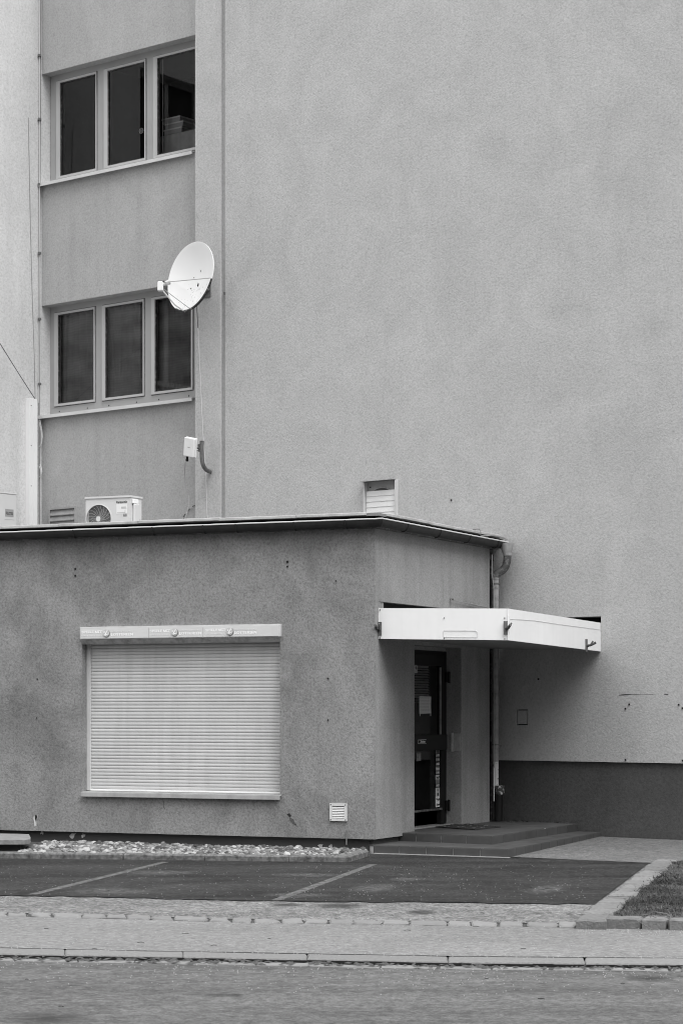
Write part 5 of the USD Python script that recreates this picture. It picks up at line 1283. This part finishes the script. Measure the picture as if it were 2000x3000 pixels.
obj('clamp', MB().tube([cA - n_ * .03, cl], .022, 8).tube([cl + [.01, 0, -.06], cl + [.01, 0, .06]], .04, 10), M['steel'], an)
for dz_ in (-.045, .045): obj('clamp_bolt', MB().tube([cl + [-.09, 0, dz_], cl + [.06, 0, dz_]], .008, 6), M['steel'], an)
bt = cA - up_ * .15 - s_ * .06
obj('plug', MB().tube([bt, bt - up_ * .05, bt - up_ * .055, bt - up_ * .085], [.018, .018, .024, .022], 10), M['black'], an)
ca = thing('antenna_cable', WP(545, 1500, -.2), 'grey cable curving from the panel antenna down to the roof', 'cable')
cp = [(543, 1354, wA - .12), (540.5, 1385, -.4), (542, 1415, -.38), (549, 1440, -.35), (553, 1465, -.35), (551, 1490, -.4), (545, 1512, -.5), (535, 1534, -.6)]
ctrl = np.array([WP(*c) for c in cp]); tt_ = np.linspace(0, len(cp) - 1, 36); fine = np.column_stack([np.interp(tt_, range(len(cp)), ctrl[:, q]) for q in range(3)])
for _ in range(4): fine[1:-1] = (fine[:-2] + 2 * fine[1:-1] + fine[2:]) / 4
obj('cable', MB().tube(fine, .0055, 6), M['cable_mid'], ca)
c2 = thing('striped_cable', WP(560, 1490, .2), 'short black and white twisted cable at the foot of the pilaster', 'cable')
cp = [(573, 1481), (566, 1484), (559, 1490), (552, 1498), (545, 1506), (539, 1515), (534, 1526)]
pts = [B.pt(B.u(px), -.02, B.hit(px, py)[1]) for px, py in cp]
for k_ in range(6): obj('length', MB().tube([pts[k_], pts[k_ + 1]], .007, 5), M['cable_dark'] if k_ % 2 == 0 else M['cable'], c2)

# ---------------------------------------------------------------- left corner: duct, cables, wires
duct = thing('cable_duct', L.pt(L.u(100), -.05, ROOFZ), 'tall white square cable duct standing in the left corner above the roof', 'duct')
zt_d = L.hit(100, 1168, -.1)[1]
ua, ub2 = L.u(87.5, -.12), L.u(109, -.12)
ubk = ub2
obj('channel', MB(L).box((ua, ua + (ub2 - ua) * .52), (-.12, -.002), (ROOFZ - .02, zt_d), .004), M['dish'], duct)
obj('cover', MB(L).box((ua + (ub2 - ua) * .525, ub2), (-.122, -.002), (ROOFZ - .02, zt_d - .004), .004), M['white'], duct)
for py in (1187, 1305, 1423): obj('rivet', MB(L).disc(ua + .03, L.hit(88, py, -.12)[1], .008, -.124, -.119, 8), M['hole'], duct)
def LP(px, py, w=-.02): return L.pt(L.u(px, w), w, L.hit(px, py, w)[1])
cc = thing('corner_cable', LP(115, 1500), 'cable run clipped down the inner corner left of the windows', 'cable')
obj('cable', MB().tube([LP(119.5, -60), LP(118.5, 250), LP(117, 540), LP(115.5, 900), LP(115, 1180), LP(116, 1560)], .011, 6), M['cable_mid'], cc)
obj('cable', MB().tube([LP(116.5, -60, -.025), LP(115.5, 540, -.025), LP(113.5, 1180, -.025)], .007, 6), M['cable'], cc)
for py in (162, 349, 540, 742, 935, 1125): obj('clip', MB().box((LP(117, py)[0] - .03, LP(117, py)[0] + .025), (LP(117, py)[1] - .05, LP(117, py)[1]), (LP(117, py)[2] - .02, LP(117, py)[2] + .02), .005), M['steel'], cc)
for y0, y1, dx_ in ((1235, 1308, 7), (1365, 1398, 6)):
    pts = [LP(115, y0), LP(115 + dx_ * .8, y0 + (y1 - y0) * .4, -.06), LP(115 + dx_, y0 + (y1 - y0) * .7, -.08), LP(115 + dx_ * .7, y1 - 3, -.06), LP(114.5, y1, -.02)]
    obj('loop', MB().tube(pts, .008, 6).tube([p + [.012, -.01, .03] for p in pts[:-1]], .007, 6), M['cable'], cc)
w1 = thing('wall_wire', LP(90, 800), 'thin dark wire running down the left wall to the white duct', 'wire')
obj('strand', MB().tube([LP(83, 343, -.008), LP(84.5, 420, -.008), LP(88, 600, -.008), LP(94, 850, -.008), LP(101, 1060, -.008), LP(103, 1166, -.012)], .0045, 5), M['cable_mid'], w1)
w2 = thing('overhead_wire', LP(50, 1080, -.4), 'slack black wire slanting from the left picture edge to the duct top', 'wire')
e_ = LP(103, 1169, -.08); s0_ = at(-60, 905, e_[1] - 1.5); mid_ = at(35, 1062, e_[1] - .5)
pts = []
for t in np.linspace(0, 1, 12): pts.append((1 - t) ** 2 * s0_ + 2 * t * (1 - t) * (at(20, 1042, e_[1] - .6)) + t * t * e_)
obj('strand', MB().tube(pts, .007, 5), M['cable_dark'], w2)
w3 = thing('joint_cable', W.pt(W.u(655), .02, 8), 'thin cable running up the joint beside the pilaster', 'cable')
obj('strand', MB(W).tube([(uJ - .012, .022, 4.3), (uJ - .012, .022, TOP)], .008, 6), M['cable_mid'], w3)
obj('clip', MB(W).box((uJ - .03, uJ + .01), (-.01, .02), (W.hit(654, 859)[1] - .02, W.hit(654, 859)[1] + .02), .004), M['steel'], w3)

# roof edge bits by the hopper
rb = thing('roof_wire', S.pt(S.u(1400, -.12), -.12, 4.35), 'bent wire hooks sticking up at the right end of the roof edge', 'wire')
def SP(px, py, w): return S.pt(S.u(px, w), w, S.hit(px, py, w)[1])
obj('hook', MB().tube([SP(1385, 1551, -.12), SP(1403, 1550, -.13), SP(1407, 1556, -.16), SP(1407, 1569, -.17)], .006, 5), M['steel'], rb)
obj('hook', MB().tube([SP(1408, 1571, -.17), SP(1442, 1568, -.15), SP(1470, 1573, -.16), SP(1486, 1581, -.18)], .008, 5), M['zinc_light'], rb)

# ---------------------------------------------------------------- loose grit and gutter litter
rg = np.random.default_rng(21)
tv_ = np.array([(1, 0, -.5), (-.5, .87, -.5), (-.5, -.87, -.5), (.6, .3, .6), (-.5, .2, .7), (.1, -.5, .6)]); tf_ = ConvexHull(tv_).simplices.copy()
for i_, s in enumerate(tf_):
    if np.dot(np.cross(tv_[s[1]] - tv_[s[0]], tv_[s[2]] - tv_[s[0]]), tv_[s].mean(0) - tv_.mean(0)) < 0: tf_[i_] = s[::-1]
def bits(pts, smin, smax, squash=1.0):
    VV, FF = [], []
    for i, p in enumerate(pts):
        s = rg.uniform(smin, smax); a_ = rg.uniform(0, 6.28); ca, sa = math.cos(a_), math.sin(a_)
        v = tv_ * s * [1, 1, squash]; v = v @ np.array([[ca, sa, 0], [-sa, ca, 0], [0, 0, 1]])
        VV.append(v + p + [0, 0, s * .4 * squash]); FF.append(tf_ + i * 6)
    return MB().add(np.vstack(VV), np.vstack(FF))
pts = []
def add_px(n, xr, yf, z):
    for _ in range(n):
        px = rg.uniform(*xr); py = yf(px); pts.append(ground(px, py, z))
add_px(330, (-20, 2020), lambda px: interp(KE, px) + 20 + abs(rg.normal(0, 20)), RZ)
add_px(160, (-20, 2020), lambda px: interp(KE, px) + 30 + rg.uniform(0, 70), RZ)
add_px(160, (-20, 2020), lambda px: interp(KJ, px) + rg.normal(0, 3), 0)
add_px(190, (-20, 2020), lambda px: rg.uniform(interp(CB, px), interp(KJ, px)), 0)
add_px(140, (1690, 2020), lambda px: 2722 + abs(rg.normal(0, 9)), 0)
add_px(200, (-20, 1700), lambda px: interp(CT, px) + rg.normal(3, 6), 0)
add_px(520, (-20, 1750), lambda px: rg.uniform(2535, 2640), 0.0)
g = obj('loose_grit', bits(pts, .002, .0046), M['grit']); tag(g, 'scattered pale road grit over street, pavement and parking bay', 'grit', None, 'stuff')
mm = MB()
for k_ in range(520):
    px = rg.uniform(-30, 2030); dens_ = 1.0 if px < 1000 else .55
    if rg.random() > dens_: continue
    p = ground(px, interp(KE, px) + rg.uniform(11, 22), RZ) + [0, 0, rg.uniform(.006, .02)]
    a_ = rg.normal(0, .7); l_ = rg.uniform(.015, .05); w_ = rg.uniform(.004, .014)
    d_ = np.array([math.cos(a_), math.sin(a_), rg.normal(0, .15)]) * l_; n2 = np.array([-math.sin(a_), math.cos(a_), .3]) * w_
    mm.add([p - d_, p - n2, p + d_, p + n2 + [0, 0, .006]], [[0, 1, 3], [1, 2, 3]])
g = obj('gutter_litter', mm, M['litter']); tag(g, 'dead leaves and twigs gathered in the gutter along the street kerb', 'leaf litter', None, 'stuff')
mm = MB()
for k_ in range(22):
    px, py = rg.uniform(0, 2000), 0
    zone = rg.random()
    py = rg.uniform(2715, 2785) if zone < .5 else rg.uniform(2540, 2700) if zone < .85 else rg.uniform(2860, 2980)
    if px > 1650 and py < 2725: continue
    z_ = 0.004 if py < 2790 else RZ
    p = ground(px, py, z_) + [0, 0, .006]; a_ = rg.normal(0, .5); d_ = np.array([math.cos(a_), math.sin(a_), 0]) * rg.uniform(.012, .03)
    mm.tube([p - d_, p + [0, .002, .003], p + d_], .0022, 4)
g = obj('twigs', mm, M['hole']); tag(g, 'small dark twigs strewn over pavement and forecourt', 'twigs', None, 'stuff')
# dry stalks by the bed edging
mm = MB()
for k_ in range(16):
    p = ground(rg.uniform(1900, 2040), rg.uniform(2712, 2728), 0); p2 = p + [rg.normal(0, .16), rg.normal(-.02, .08), rg.uniform(.02, .16)]
    mm.tube([p, p * .4 + p2 * .6 + [0, 0, .03], p2], .0035, 4)
g = obj('dry_stalks', mm, M['litter']); tag(g, 'dry grass stalks leaning over the granite edging at the right', 'dry grass', None, 'stuff')
